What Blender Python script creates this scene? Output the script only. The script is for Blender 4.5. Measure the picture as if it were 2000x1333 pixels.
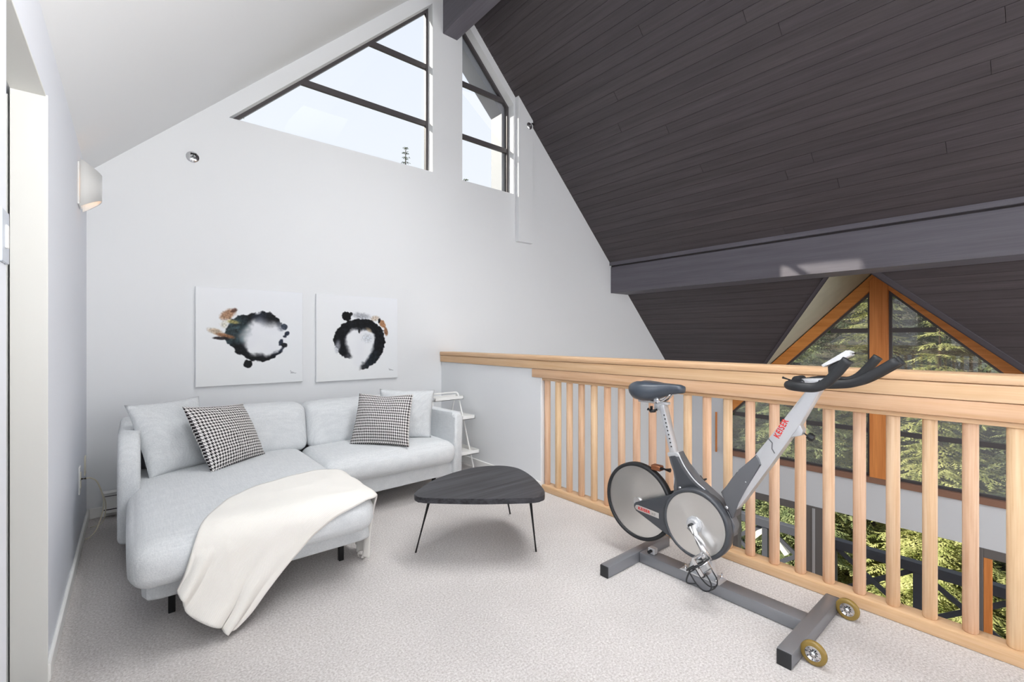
import bpy, bmesh, math, random
from mathutils import Vector, Matrix, noise
random.seed(7)
S = bpy.context.scene
COL = S.collection
for o in list(bpy.data.objects):
    bpy.data.objects.remove(o, do_unlink=True)
V = Vector
pi = math.pi

# ------------------------------------------------------------------ camera, sky, light, exposure
cam = bpy.data.cameras.new('camera')
cam.sensor_width = 36.0
cam.lens = 889.0 / 2000 * 36
cam.shift_y = -4.5 / 2000
cam.clip_start = 0.02
cam.clip_end = 400
co = bpy.data.objects.new('camera', cam)
co.location = (0, 0, 1.22)
co.rotation_euler = (pi / 2, 0, -math.radians(39.85))
COL.objects.link(co)
S.camera = co

S.view_settings.view_transform = 'Standard'
S.view_settings.look = 'None'
S.view_settings.gamma = 1
S.view_settings.use_curve_mapping = False
S.view_settings.exposure = 0.06

w = bpy.data.worlds.new('sky')
S.world = w
w.use_nodes = True
nt = w.node_tree
nt.nodes.clear()
wo = nt.nodes.new('ShaderNodeOutputWorld')
bg = nt.nodes.new('ShaderNodeBackground')
tc = nt.nodes.new('ShaderNodeTexCoord')
sx = nt.nodes.new('ShaderNodeSeparateXYZ')
rp = nt.nodes.new('ShaderNodeValToRGB')
rp.color_ramp.elements[0].position = 0.0
rp.color_ramp.elements[0].color = (0.97, 0.98, 1.0, 1)
rp.color_ramp.elements[1].position = 0.75
rp.color_ramp.elements[1].color = (0.80, 0.86, 1.0, 1)
nt.links.new(tc.outputs['Generated'], sx.inputs[0])
nt.links.new(sx.outputs['Z'], rp.inputs[0])
nt.links.new(rp.outputs[0], bg.inputs[0])
bg.inputs[1].default_value = 1.02
nt.links.new(bg.outputs[0], wo.inputs[0])

sun = bpy.data.lights.new('sun', 'SUN')
sun.energy = 8.0
sun.angle = 0.01
sun.color = (1.0, 0.93, 0.80)
so = bpy.data.objects.new('sun', sun)
so.rotation_euler = V((2.1, -2.55, -2.15)).to_track_quat('-Z', 'Y').to_euler()
COL.objects.link(so)

def area(name, loc, target, sx_, sy_, power, col=(1, 1, 1), spread=180):
    l = bpy.data.lights.new(name, 'AREA')
    l.shape = 'RECTANGLE'
    l.size = sx_
    l.size_y = sy_
    l.energy = power
    l.color = col
    l.spread = math.radians(spread)
    o = bpy.data.objects.new(name, l)
    o.location = loc
    o.rotation_euler = (V(target) - V(loc)).to_track_quat('-Z', 'Y').to_euler()
    COL.objects.link(o)
    return o
# added fill lights, behind the camera and at the great room's front end
area('front_fill', (1.4, -3.2, 1.75), (1.5, 4.0, 0.5), 2.6, 2.8, 50, (0.97, 0.98, 1.0))
area('great_room_fill', (5.2, -3.3, 0.2), (5.6, 3.6, 0.6), 3.0, 3.4, 150, (0.97, 0.98, 1.0))
area('bounced_flash', (1.0, -0.7, 1.7), (0.25, 0.3, 2.85), 0.6, 0.6, 50, (1.0, 0.99, 0.98), 120)
area('side_flash', (0.95, -0.9, 1.65), (-0.23, -0.35, 1.85), 0.6, 0.6, 45, (1.0, 0.99, 0.98), 120)
rl_ = area('overhead_fill', (1.9, 1.35, 3.88), (1.9, 1.8, 0.0), 0.66, 2.4, 31, (1.0, 1.0, 1.0), 110)  # added overhead fill out of view, no lamp hangs at the ridge
rl_.rotation_euler = (math.radians(14), 0, 0)

# ------------------------------------------------------------------ helpers
def wloc(o):
    p = V((0, 0, 0))
    while o is not None:
        p += o.location
        o = o.parent
    return p

def finish(name, me, mat, parent, smooth=False):
    o = bpy.data.objects.new(name, me)
    if mat is not None and len(me.materials) == 0:
        me.materials.append(mat)
    if parent is not None:
        o.parent = parent
        d = wloc(parent)
        if d.length > 0:
            me.transform(Matrix.Translation(-d))
    if smooth:
        for p in me.polygons:
            p.use_smooth = True
    COL.objects.link(o)
    return o

def obj(name, bm, mat, parent=None, smooth=False, angle=None):
    me = bpy.data.meshes.new(name)
    bmesh.ops.recalc_face_normals(bm, faces=bm.faces)
    bm.to_mesh(me)
    bm.free()
    o = finish(name, me, mat, parent, smooth or angle is not None)
    if angle is not None:
        me.set_sharp_from_angle(angle=math.radians(angle))
    return o

def tag(o, label=None, cat=None, group=None, kind=None):
    if label: o['label'] = label
    if cat: o['category'] = cat
    if group: o['group'] = group
    if kind: o['kind'] = kind
    return o

def thing(name, label, cat, loc=(0, 0, 0), group=None, kind=None):
    o = bpy.data.objects.new(name, None)
    o.empty_display_size = 0.05
    o.location = loc
    COL.objects.link(o)
    return tag(o, label, cat, group, kind)

def B():
    return bmesh.new()

def box(bm, lo, hi, bevel=0.0, seg=2, M=None):
    x0, y0, z0 = lo
    x1, y1, z1 = hi
    vs = [bm.verts.new(p) for p in ((x0, y0, z0), (x1, y0, z0), (x1, y1, z0), (x0, y1, z0),
                                    (x0, y0, z1), (x1, y0, z1), (x1, y1, z1), (x0, y1, z1))]
    fs = [bm.faces.new([vs[i] for i in f]) for f in ((0, 3, 2, 1), (4, 5, 6, 7), (0, 1, 5, 4), (1, 2, 6, 5), (2, 3, 7, 6), (3, 0, 4, 7))]
    if bevel > 0:
        es = list({e for f in fs for e in f.edges})
        r = bmesh.ops.bevel(bm, geom=es, offset=bevel, segments=seg, affect='EDGES', profile=0.5)
        vs = list({v for f in r['faces'] for v in f.verts} | {v for v in vs if v.is_valid})
    if M is not None:
        bmesh.ops.transform(bm, matrix=M, verts=[v for v in vs if v.is_valid])
    return vs

def hexa(bm, pts):
    """8 corner points, bottom ring then top ring"""
    vs = [bm.verts.new(p) for p in pts]
    for f in ((0, 3, 2, 1), (4, 5, 6, 7), (0, 1, 5, 4), (1, 2, 6, 5), (2, 3, 7, 6), (3, 0, 4, 7)):
        bm.faces.new([vs[i] for i in f])
    return vs

def frame_of(d):
    d = V(d).normalized()
    up = V((0, 0, 1)) if abs(d.z) < 0.95 else V((0, 1, 0))
    x = d.cross(up).normalized()
    y = x.cross(d).normalized()
    return x, y, d

def bar(bm, a, b, wx, wy, bevel=0.0, side=None):
    """box beam from a to b; wx across 'side', wy the other way"""
    a = V(a); b = V(b)
    d = (b - a).normalized()
    if side is None:
        x, y, _ = frame_of(d)
    else:
        x = V(side); x = (x - d * x.dot(d)).normalized(); y = d.cross(x).normalized()
    L = (b - a).length
    M = Matrix((x, y, d)).transposed().to_4x4()
    M.translation = a
    return box(bm, (-wx / 2, -wy / 2, 0), (wx / 2, wy / 2, L), bevel, 2, M)

def tube(bm, pts, r, n=10, cap=True, closed=False):
    pts = [V(p) for p in pts]
    rs = r if isinstance(r, (list, tuple)) else [r] * len(pts)
    rings = []
    prev = None
    N = len(pts)
    for i, p in enumerate(pts):
        if closed:
            d = pts[(i + 1) % N] - pts[i - 1]
        elif i == 0:
            d = pts[1] - pts[0]
        elif i == N - 1:
            d = pts[-1] - pts[-2]
        else:
            d = (pts[i + 1] - p).normalized() + (p - pts[i - 1]).normalized()
        d.normalize()
        if prev is None:
            x, y, _ = frame_of(d)
        else:
            x = prev - d * prev.dot(d)
            x.normalize()
            y = d.cross(x).normalized()
        prev = x
        rings.append([bm.verts.new(p + (x * math.cos(2 * pi * k / n) + y * math.sin(2 * pi * k / n)) * rs[i]) for k in range(n)])
    m = N if closed else N - 1
    for i in range(m):
        A = rings[i]; Bq = rings[(i + 1) % N]
        for k in range(n):
            bm.faces.new((A[k], A[(k + 1) % n], Bq[(k + 1) % n], Bq[k]))
    if cap and not closed:
        bm.faces.new(rings[0][::-1])
        bm.faces.new(rings[-1])
    return rings

def smooth_path(pts, n=8, closed=False):
    """Catmull-Rom through pts"""
    pts = [V(p) for p in pts]
    out = []
    N = len(pts)
    rng = range(N if closed else N - 1)
    for i in rng:
        if closed:
            p0, p1, p2, p3 = pts[i - 1], pts[i], pts[(i + 1) % N], pts[(i + 2) % N]
        else:
            p1, p2 = pts[i], pts[i + 1]
            p0 = pts[i - 1] if i > 0 else p1 * 2 - p2
            p3 = pts[i + 2] if i + 2 < N else p2 * 2 - p1
        for k in range(n):
            t = k / n
            out.append(0.5 * ((2 * p1) + (p2 - p0) * t + (2 * p0 - 5 * p1 + 4 * p2 - p3) * t * t + (3 * p1 - p0 - 3 * p2 + p3) * t ** 3))
    if not closed:
        out.append(pts[-1])
    return out

def lathe(bm, prof, origin, axis, n=32, cap=True):
    """prof: list of (radius, height along axis)"""
    x, y, d = frame_of(axis)
    o = V(origin)
    rings = []
    for r, h in prof:
        if r < 1e-6:
            rings.append([bm.verts.new(o + d * h)])
        else:
            rings.append([bm.verts.new(o + d * h + (x * math.cos(2 * pi * k / n) + y * math.sin(2 * pi * k / n)) * r) for k in range(n)])
    for A, Bq in zip(rings, rings[1:]):
        if len(A) == 1 and len(Bq) == 1:
            continue
        for k in range(n):
            if len(A) == 1:
                bm.faces.new((A[0], Bq[(k + 1) % n], Bq[k]))
            elif len(Bq) == 1:
                bm.faces.new((A[k], A[(k + 1) % n], Bq[0]))
            else:
                bm.faces.new((A[k], A[(k + 1) % n], Bq[(k + 1) % n], Bq[k]))
    if cap:
        if len(rings[0]) > 2: bm.faces.new(rings[0][::-1])
        if len(rings[-1]) > 2: bm.faces.new(rings[-1])

def prism(bm, poly, fn, t0, t1, bevel=0.0, seg=2):
    """poly of 2D points mapped by fn(a,b,t); extruded between t0 and t1"""
    A = [bm.verts.new(fn(a, b, t0)) for a, b in poly]
    Bq = [bm.verts.new(fn(a, b, t1)) for a, b in poly]
    n = len(poly)
    fs = [bm.faces.new(A[::-1]), bm.faces.new(Bq)]
    for i in range(n):
        fs.append(bm.faces.new((A[i], A[(i + 1) % n], Bq[(i + 1) % n], Bq[i])))
    if bevel > 0:
        es = list(set(fs[0].edges) | set(fs[1].edges))
        bmesh.ops.bevel(bm, geom=es, offset=bevel, segments=seg, affect='EDGES', profile=0.5)

def slab(bm, outer, holes, fn, t0, t1):
    """polygon with holes, extruded"""
    loops = [outer] + holes
    es = []
    fronts = []
    for lp in loops:
        vs = [bm.verts.new(fn(a, b, t0)) for a, b in lp]
        fronts.append(vs)
        for i in range(len(vs)):
            es.append(bm.edges.new((vs[i], vs[(i + 1) % len(vs)])))
    bmesh.ops.triangle_fill(bm, use_beauty=True, use_dissolve=False, edges=es)
    faces0 = list(bm.faces)
    mp = {}
    for lp, vs in zip(loops, fronts):
        for (a, b), v in zip(lp, vs):
            mp[v] = bm.verts.new(fn(a, b, t1))
    for f in faces0:
        bm.faces.new([mp[v] for v in f.verts][::-1])
    for vs in fronts:
        n = len(vs)
        for i in range(n):
            a, b = vs[i], vs[(i + 1) % n]
            bm.faces.new((a, b, mp[b], mp[a]))

XZ = lambda a, b, t: (a, t, b)      # a=x b=z, extruded in y
YZ = lambda a, b, t: (t, a, b)
XY = lambda a, b, t: (a, b, t)

def rbox(bm, lo, hi, r, n=(14, 14, 6), bulge=(0, 0, 0), fn=None):
    """rounded, softly crowned cushion block"""
    c = (V(lo) + V(hi)) / 2
    h = (V(hi) - V(lo)) / 2
    keys = {}
    def vert(p):
        k = (round(p[0], 5), round(p[1], 5), round(p[2], 5))
        if k not in keys:
            q = V((p[0] * h.x, p[1] * h.y, p[2] * h.z))
            inn = V((max(-h.x + r, min(h.x - r, q.x)), max(-h.y + r, min(h.y - r, q.y)), max(-h.z + r, min(h.z - r, q.z))))
            d = q - inn
            if d.length > 1e-9:
                q = inn + d.normalized() * r
            a, b_, g = p
            q.x += bulge[0] * (1 if a > 0 else -1) * abs(a) ** 4 * (1 - b_ * b_) * (1 - g * g)
            q.y += bulge[1] * (1 if b_ > 0 else -1) * abs(b_) ** 4 * (1 - a * a) * (1 - g * g)
            q.z += bulge[2] * (1 if g > 0 else 0) * abs(g) ** 2 * (1 - a ** 4) * (1 - b_ ** 4)
            q = q + c
            if fn: q = fn(q)
            keys[k] = bm.verts.new(q)
        return keys[k]
    def warp(i, m):
        t = -1 + 2 * i / m
        return math.copysign(1 - (1 - abs(t)) ** 1.6, t) if abs(t) > 0 else 0.0
    for ax in range(3):
        u, v = (ax + 1) % 3, (ax + 2) % 3
        for s in (-1, 1):
            for i in range(n[u]):
                for j in range(n[v]):
                    q = []
                    for (di, dj) in ((0, 0), (1, 0), (1, 1), (0, 1)):
                        p = [0, 0, 0]
                        p[ax] = s; p[u] = warp(i + di, n[u]); p[v] = warp(j + dj, n[v])
                        q.append(vert(p))
                    if len(set(q)) == 4:
                        bm.faces.new(q if s > 0 else q[::-1])

def pillow(name, corners, thick, mat, parent=None, n=26, pinch=0.07, dent=0.0, seed=0):
    """corners bl, br, tr, tl of a scatter cushion; puffy, with pulled-out corners and UVs"""
    bl, br, tr, tl = [V(c) for c in corners]
    nor = (br - bl).cross(tl - bl).normalized()
    bm = B()
    uvl = bm.loops.layers.uv.new('UVMap')
    grids = []
    for side in (1, -1):
        g = []
        for j in range(n + 1):
            row = []
            for i in range(n + 1):
                if side == -1 and (i in (0, n) or j in (0, n)):
                    row.append(grids[0][j][i]); continue
                a = i / n; b_ = j / n
                u = 2 * a - 1; v = 2 * b_ - 1
                uu = u * (1 - pinch * (1 - v * v)); vv = v * (1 - pinch * (1 - u * u))
                vv -= dent * max(0, v) ** 2 * math.exp(-(u * 2.2) ** 2)
                A = (uu + 1) / 2; Bq = (vv + 1) / 2
                p = bl * (1 - A) * (1 - Bq) + br * A * (1 - Bq) + tr * A * Bq + tl * (1 - A) * Bq
                t = max(0, (1 - u * u)) ** 0.52 * max(0, (1 - v * v)) ** 0.52
                wv = 0.010 * noise.noise(V((u * 2.3 + seed, v * 2.3, seed * 1.7)))
                wv += 0.006 * noise.noise(V((u * 6 + seed, v * 6, side)))
                edge = 0.004 * noise.noise(V((u * 5 + seed, v * 5, 9)))
                p = p + nor * side * (thick / 2 * t * (1 - 0.35 * dent * 3 * max(0, v) * math.exp(-(u * 2.5) ** 2)) + wv * t) + nor * edge
                row.append(bm.verts.new(p))
            g.append(row)
        grids.append(g)
    for side, g in zip((1, -1), grids):
        for j in range(n):
            for i in range(n):
                q = [g[j][i], g[j][i + 1], g[j + 1][i + 1], g[j + 1][i]]
                uv = [(i / n, j / n), ((i + 1) / n, j / n), ((i + 1) / n, (j + 1) / n), (i / n, (j + 1) / n)]
                if side < 0:
                    q = q[::-1]; uv = uv[::-1]
                f = bm.faces.new(q)
                for lp, c in zip(f.loops, uv):
                    lp[uvl].uv = c
    me = bpy.data.meshes.new(name)
    bm.to_mesh(me); bm.free()
    o = finish(name, me, mat, parent, True)
    # welt around the edge
    return o, [g for g in [grids]]

def text_mesh(name, body, size, mat, parent, origin, xa, ya, xs=1.0, offset=0.0, depth=0.0006, align='CENTER'):
    cu = bpy.data.curves.new(name, 'FONT')
    cu.body = body
    cu.size = size
    cu.offset = offset
    cu.extrude = depth
    cu.align_x = align
    cu.space_character = 1.14
    cu.align_y = 'CENTER'
    to = bpy.data.objects.new(name + '_src', cu)
    COL.objects.link(to)
    dg = bpy.context.evaluated_depsgraph_get()
    me = bpy.data.meshes.new_from_object(to.evaluated_get(dg))
    bpy.data.objects.remove(to, do_unlink=True)
    xa = V(xa).normalized(); ya = V(ya).normalized(); za = xa.cross(ya)
    M = Matrix((xa * xs, ya, za)).transposed().to_4x4()
    M.translation = V(origin)
    me.transform(M)
    me.materials.clear()
    return finish(name, me, mat, parent)

# ------------------------------------------------------------------ materials
def srgb(r, g, b):
    f = lambda c: (c / 255 / 12.92) if c / 255 <= 0.04045 else ((c / 255 + 0.055) / 1.055) ** 2.4
    return (f(r), f(g), f(b), 1.0)

class MB_:
    def __init__(s, name):
        s.m = bpy.data.materials.new(name)
        s.m.use_nodes = True
        s.t = s.m.node_tree
        s.p = s.t.nodes['Principled BSDF']
        s.out = s.t.nodes['Material Output']
    def n(s, typ, **kw):
        x = s.t.nodes.new(typ)
        for k, v in kw.items():
            setattr(x, k, v)
        return x
    def l(s, a, b): s.t.links.new(a, b)

def plain(name, col, rough=0.5, metal=0.0, var=0.0, vscale=5.0, bump=0.0, bscale=100.0, spec=0.5, coat=0.0, stretch=(1, 1, 1), objrand=0.0):
    b = MB_(name)
    b.p.inputs['Roughness'].default_value = rough
    b.p.inputs['Metallic'].default_value = metal
    b.p.inputs['Specular IOR Level'].default_value = spec
    b.p.inputs['Coat Weight'].default_value = coat
    b.p.inputs['Base Color'].default_value = col
    if var > 0 or bump > 0 or objrand > 0:
        tcn = b.n('ShaderNodeTexCoord')
        mp = b.n('ShaderNodeMapping')
        mp.inputs['Scale'].default_value = stretch
        b.l(tcn.outputs['Object'], mp.inputs[0])
    if var > 0 or objrand > 0:
        ns = b.n('ShaderNodeTexNoise')
        ns.inputs['Scale'].default_value = vscale
        ns.inputs['Detail'].default_value = 5
        b.l(mp.outputs[0], ns.inputs['Vector'])
        hs = b.n('ShaderNodeHueSaturation')
        hs.inputs['Color'].default_value = col
        mr = b.n('ShaderNodeMapRange')
        mr.inputs[1].default_value = 0.25; mr.inputs[2].default_value = 0.75
        mr.inputs[3].default_value = 1 - var; mr.inputs[4].default_value = 1 + var
        b.l(ns.outputs['Fac'], mr.inputs[0])
        last = mr.outputs[0]
        if objrand > 0:
            oi = b.n('ShaderNodeObjectInfo')
            m2 = b.n('ShaderNodeMapRange')
            m2.inputs[3].default_value = 1 - objrand; m2.inputs[4].default_value = 1 + objrand
            b.l(oi.outputs['Random'], m2.inputs[0])
            mu = b.n('ShaderNodeMath', operation='MULTIPLY')
            b.l(last, mu.inputs[0]); b.l(m2.outputs[0], mu.inputs[1])
            last = mu.outputs[0]
        b.l(last, hs.inputs['Value'])
        b.l(hs.outputs[0], b.p.inputs['Base Color'])
    if bump > 0:
        nb = b.n('ShaderNodeTexNoise')
        nb.inputs['Scale'].default_value = bscale
        nb.inputs['Detail'].default_value = 4
        b.l(mp.outputs[0], nb.inputs['Vector'])
        bp = b.n('ShaderNodeBump')
        bp.inputs['Strength'].default_value = bump
        bp.inputs['Distance'].default_value = 0.003
        b.l(nb.outputs['Fac'], bp.inputs['Height'])
        b.l(bp.outputs[0], b.p.inputs['Normal'])
    return b.m

def wood(name, c1, c2, axis, rough=0.55, fine=60.0, objrand=0.0, hue=0.0, spec=0.3, contrast=1.0):
    """straight grain along axis (0,1,2)"""
    b = MB_(name)
    tcn = b.n('ShaderNodeTexCoord')
    mp = b.n('ShaderNodeMapping')
    sc = [1.0, 1.0, 1.0]
    sc[axis] = 0.035
    mp.inputs['Scale'].default_value = sc
    b.l(tcn.outputs['Object'], mp.inputs[0])
    oi = b.n('ShaderNodeObjectInfo')
    cb = b.n('ShaderNodeCombineXYZ')
    mm = b.n('ShaderNodeMath', operation='MULTIPLY'); mm.inputs[1].default_value = 37.0
    b.l(oi.outputs['Random'], mm.inputs[0])
    for i in range(3): b.l(mm.outputs[0], cb.inputs[i])
    va = b.n('ShaderNodeVectorMath', operation='ADD')
    b.l(mp.outputs[0], va.inputs[0]); b.l(cb.outputs[0], va.inputs[1])
    n1 = b.n('ShaderNodeTexNoise'); n1.inputs['Scale'].default_value = fine; n1.inputs['Detail'].default_value = 3
    n2 = b.n('ShaderNodeTexNoise'); n2.inputs['Scale'].default_value = fine * 4; n2.inputs['Detail'].default_value = 2
    b.l(va.outputs[0], n1.inputs['Vector']); b.l(va.outputs[0], n2.inputs['Vector'])
    mx = b.n('ShaderNodeMath', operation='ADD')
    m2 = b.n('ShaderNodeMath', operation='MULTIPLY'); m2.inputs[1].default_value = 0.45
    b.l(n2.outputs['Fac'], m2.inputs[0]); b.l(n1.outputs['Fac'], mx.inputs[0]); b.l(m2.outputs[0], mx.inputs[1])
    r = b.n('ShaderNodeValToRGB')
    r.color_ramp.elements[0].position = 0.72 - 0.25 / contrast; r.color_ramp.elements[0].color = c2
    r.color_ramp.elements[1].position = 0.72 + 0.25 / contrast; r.color_ramp.elements[1].color = c1
    b.l(mx.outputs[0], r.inputs[0])
    hs = b.n('ShaderNodeHueSaturation')
    b.l(r.outputs[0], hs.inputs['Color'])
    if objrand > 0:
        m3 = b.n('ShaderNodeMapRange'); m3.inputs[3].default_value = 1 - objrand; m3.inputs[4].default_value = 1 + objrand
        b.l(oi.outputs['Random'], m3.inputs[0]); b.l(m3.outputs[0], hs.inputs['Value'])
        m4 = b.n('ShaderNodeMath', operation='FRACT'); m5 = b.n('ShaderNodeMath', operation='MULTIPLY'); m5.inputs[1].default_value = 7.31
        b.l(oi.outputs['Random'], m5.inputs[0]); b.l(m5.outputs[0], m4.inputs[0])
        m6 = b.n('ShaderNodeMapRange'); m6.inputs[3].default_value = 0.5 - hue; m6.inputs[4].default_value = 0.5 + hue
        b.l(m4.outputs[0], m6.inputs[0]); b.l(m6.outputs[0], hs.inputs['Hue'])
    b.l(hs.outputs[0], b.p.inputs['Base Color'])
    b.p.inputs['Roughness'].default_value = rough
    b.p.inputs['Specular IOR Level'].default_value = spec
    bp = b.n('ShaderNodeBump'); bp.inputs['Strength'].default_value = 0.15; bp.inputs['Distance'].default_value = 0.001
    b.l(mx.outputs[0], bp.inputs['Height']); b.l(bp.outputs[0], b.p.inputs['Normal'])
    return b.m

def glass_mat(name, tint=(1, 1, 1, 1), refl=0.08, haze=0.0):
    b = MB_(name)
    b.t.nodes.remove(b.p)
    tr = b.n('ShaderNodeBsdfTransparent'); tr.inputs[0].default_value = tint
    gl = b.n('ShaderNodeBsdfGlossy'); gl.inputs['Roughness'].default_value = 0.01
    lw = b.n('ShaderNodeLayerWeight'); lw.inputs['Blend'].default_value = 0.5
    pw = b.n('ShaderNodeMath', operation='POWER'); pw.inputs[1].default_value = 5.0
    b.l(lw.outputs['Facing'], pw.inputs[0])
    ad = b.n('ShaderNodeMath', operation='MULTIPLY_ADD', use_clamp=True); ad.inputs[1].default_value = 0.5; ad.inputs[2].default_value = refl * 0.5
    b.l(pw.outputs[0], ad.inputs[0])
    mx = b.n('ShaderNodeMixShader')
    b.l(ad.outputs[0], mx.inputs[0]); b.l(tr.outputs[0], mx.inputs[1]); b.l(gl.outputs[0], mx.inputs[2])
    df = b.n('ShaderNodeBsdfDiffuse'); df.inputs[0].default_value = (0.8, 0.8, 0.8, 1)   # pale film painted in for reflected haze on the pane
    m2 = b.n('ShaderNodeMixShader'); m2.inputs[0].default_value = haze
    b.l(mx.outputs[0], m2.inputs[1]); b.l(df.outputs[0], m2.inputs[2])
    b.l(m2.outputs[0], b.out.inputs[0])
    return b.m

def fabric(name, c1, c2, scale=1.0, bump=0.35):
    """woven upholstery: threads both ways, slight melange"""
    b = MB_(name)
    tcn = b.n('ShaderNodeTexCoord')
    outs = []
    for sc in ((700, 60, 700), (60, 700, 60), (900, 900, 900)):
        mp = b.n('ShaderNodeMapping'); mp.inputs['Scale'].default_value = [k * scale * 0.25 for k in sc]
        ns = b.n('ShaderNodeTexNoise'); ns.inputs['Scale'].default_value = 1.0; ns.inputs['Detail'].default_value = 2
        b.l(tcn.outputs['Object'], mp.inputs[0]); b.l(mp.outputs[0], ns.inputs['Vector'])
        outs.append(ns.outputs['Fac'])
    a1 = b.n('ShaderNodeMath', operation='ADD'); a2 = b.n('ShaderNodeMath', operation='ADD')
    b.l(outs[0], a1.inputs[0]); b.l(outs[1], a1.inputs[1]); b.l(a1.outputs[0], a2.inputs[0]); b.l(outs[2], a2.inputs[1])
    r = b.n('ShaderNodeMapRange'); r.inputs[1].default_value = 1.1; r.inputs[2].default_value = 1.9
    b.l(a2.outputs[0], r.inputs[0])
    mx = b.n('ShaderNodeMix', data_type='RGBA')
    b.l(r.outputs[0], mx.inputs[0]); mx.inputs[6].default_value = c2; mx.inputs[7].default_value = c1
    b.l(mx.outputs[2], b.p.inputs['Base Color'])
    b.p.inputs['Roughness'].default_value = 0.95
    b.p.inputs['Specular IOR Level'].default_value = 0.1
    b.p.inputs['Sheen Weight'].default_value = 0.15
    bp = b.n('ShaderNodeBump'); bp.inputs['Strength'].default_value = bump; bp.inputs['Distance'].default_value = 0.002
    b.l(a2.outputs[0], bp.inputs['Height']); b.l(bp.outputs[0], b.p.inputs['Normal'])
    return b.m

def carpet_mat():
    b = MB_('carpet_pile')
    tcn = b.n('ShaderNodeTexCoord')
    n1 = b.n('ShaderNodeTexNoise'); n1.inputs['Scale'].default_value = 120; n1.inputs['Detail'].default_value = 4; n1.inputs['Roughness'].default_value = 0.7
    n2 = b.n('ShaderNodeTexNoise'); n2.inputs['Scale'].default_value = 2.2; n2.inputs['Detail'].default_value = 3
    n3 = b.n('ShaderNodeTexVoronoi'); n3.inputs['Scale'].default_value = 260
    for n_ in (n1, n2, n3): b.l(tcn.outputs['Object'], n_.inputs['Vector'])
    r = b.n('ShaderNodeValToRGB')
    r.color_ramp.elements[0].position = 0.30; r.color_ramp.elements[0].color = srgb(172, 166, 163)
    r.color_ramp.elements[1].position = 0.70; r.color_ramp.elements[1].color = srgb(228, 225, 223)
    b.l(n1.outputs['Fac'], r.inputs[0])
    hs = b.n('ShaderNodeHueSaturation')
    mr = b.n('ShaderNodeMapRange'); mr.inputs[1].default_value = 0.3; mr.inputs[2].default_value = 0.7; mr.inputs[3].default_value = 0.94; mr.inputs[4].default_value = 1.06
    b.l(n2.outputs['Fac'], mr.inputs[0]); b.l(mr.outputs[0], hs.inputs['Value']); b.l(r.outputs[0], hs.inputs['Color'])
    b.l(hs.outputs[0], b.p.inputs['Base Color'])
    b.p.inputs['Roughness'].default_value = 1.0
    b.p.inputs['Specular IOR Level'].default_value = 0.0
    ad = b.n('ShaderNodeMath', operation='SUBTRACT'); b.l(n1.outputs['Fac'], ad.inputs[0]); b.l(n3.outputs['Distance'], ad.inputs[1])
    bp = b.n('ShaderNodeBump'); bp.inputs['Strength'].default_value = 0.35; bp.inputs['Distance'].default_value = 0.004
    b.l(ad.outputs[0], bp.inputs['Height']); b.l(bp.outputs[0], b.p.inputs['Normal'])
    return b.m

def houndstooth(name, nu, nv):
    b = MB_(name)
    uv = b.n('ShaderNodeUVMap')
    sp = b.n('ShaderNodeSeparateXYZ'); b.l(uv.outputs[0], sp.inputs[0])
    def M(op, a, c=None):
        x = b.n('ShaderNodeMath', operation=op)
        for i, q in enumerate((a, c)):
            if q is None: continue
            if isinstance(q, (int, float)): x.inputs[i].default_value = q
            else: b.l(q, x.inputs[i])
        return x.outputs[0]
    un = M('MULTIPLY', sp.outputs[0], nu); vn = M('MULTIPLY', sp.outputs[1], nv)
    fu = M('FRACT', un); fv = M('FRACT', vn)
    A = M('LESS_THAN', fu, 0.5); Bq = M('LESS_THAN', fv, 0.5)
    tw = M('LESS_THAN', M('FRACT', M('MULTIPLY', M('ADD', un, vn), 2.0)), 0.5)
    sel = M('ADD', M('MULTIPLY', A, tw), M('MULTIPLY', Bq, M('SUBTRACT', 1.0, tw)))
    mx = b.n('ShaderNodeMix', data_type='RGBA')
    b.l(sel, mx.inputs[0]); mx.inputs[6].default_value = srgb(236, 234, 232); mx.inputs[7].default_value = srgb(40, 36, 38)
    b.l(mx.outputs[2], b.p.inputs['Base Color'])
    b.p.inputs['Roughness'].default_value = 0.9; b.p.inputs['Specular IOR Level'].default_value = 0.1
    bp = b.n('ShaderNodeBump'); bp.inputs['Strength'].default_value = 0.25; bp.inputs['Distance'].default_value = 0.003
    b.l(sel, bp.inputs['Height']); b.l(bp.outputs[0], b.p.inputs['Normal'])
    return b.m

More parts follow.
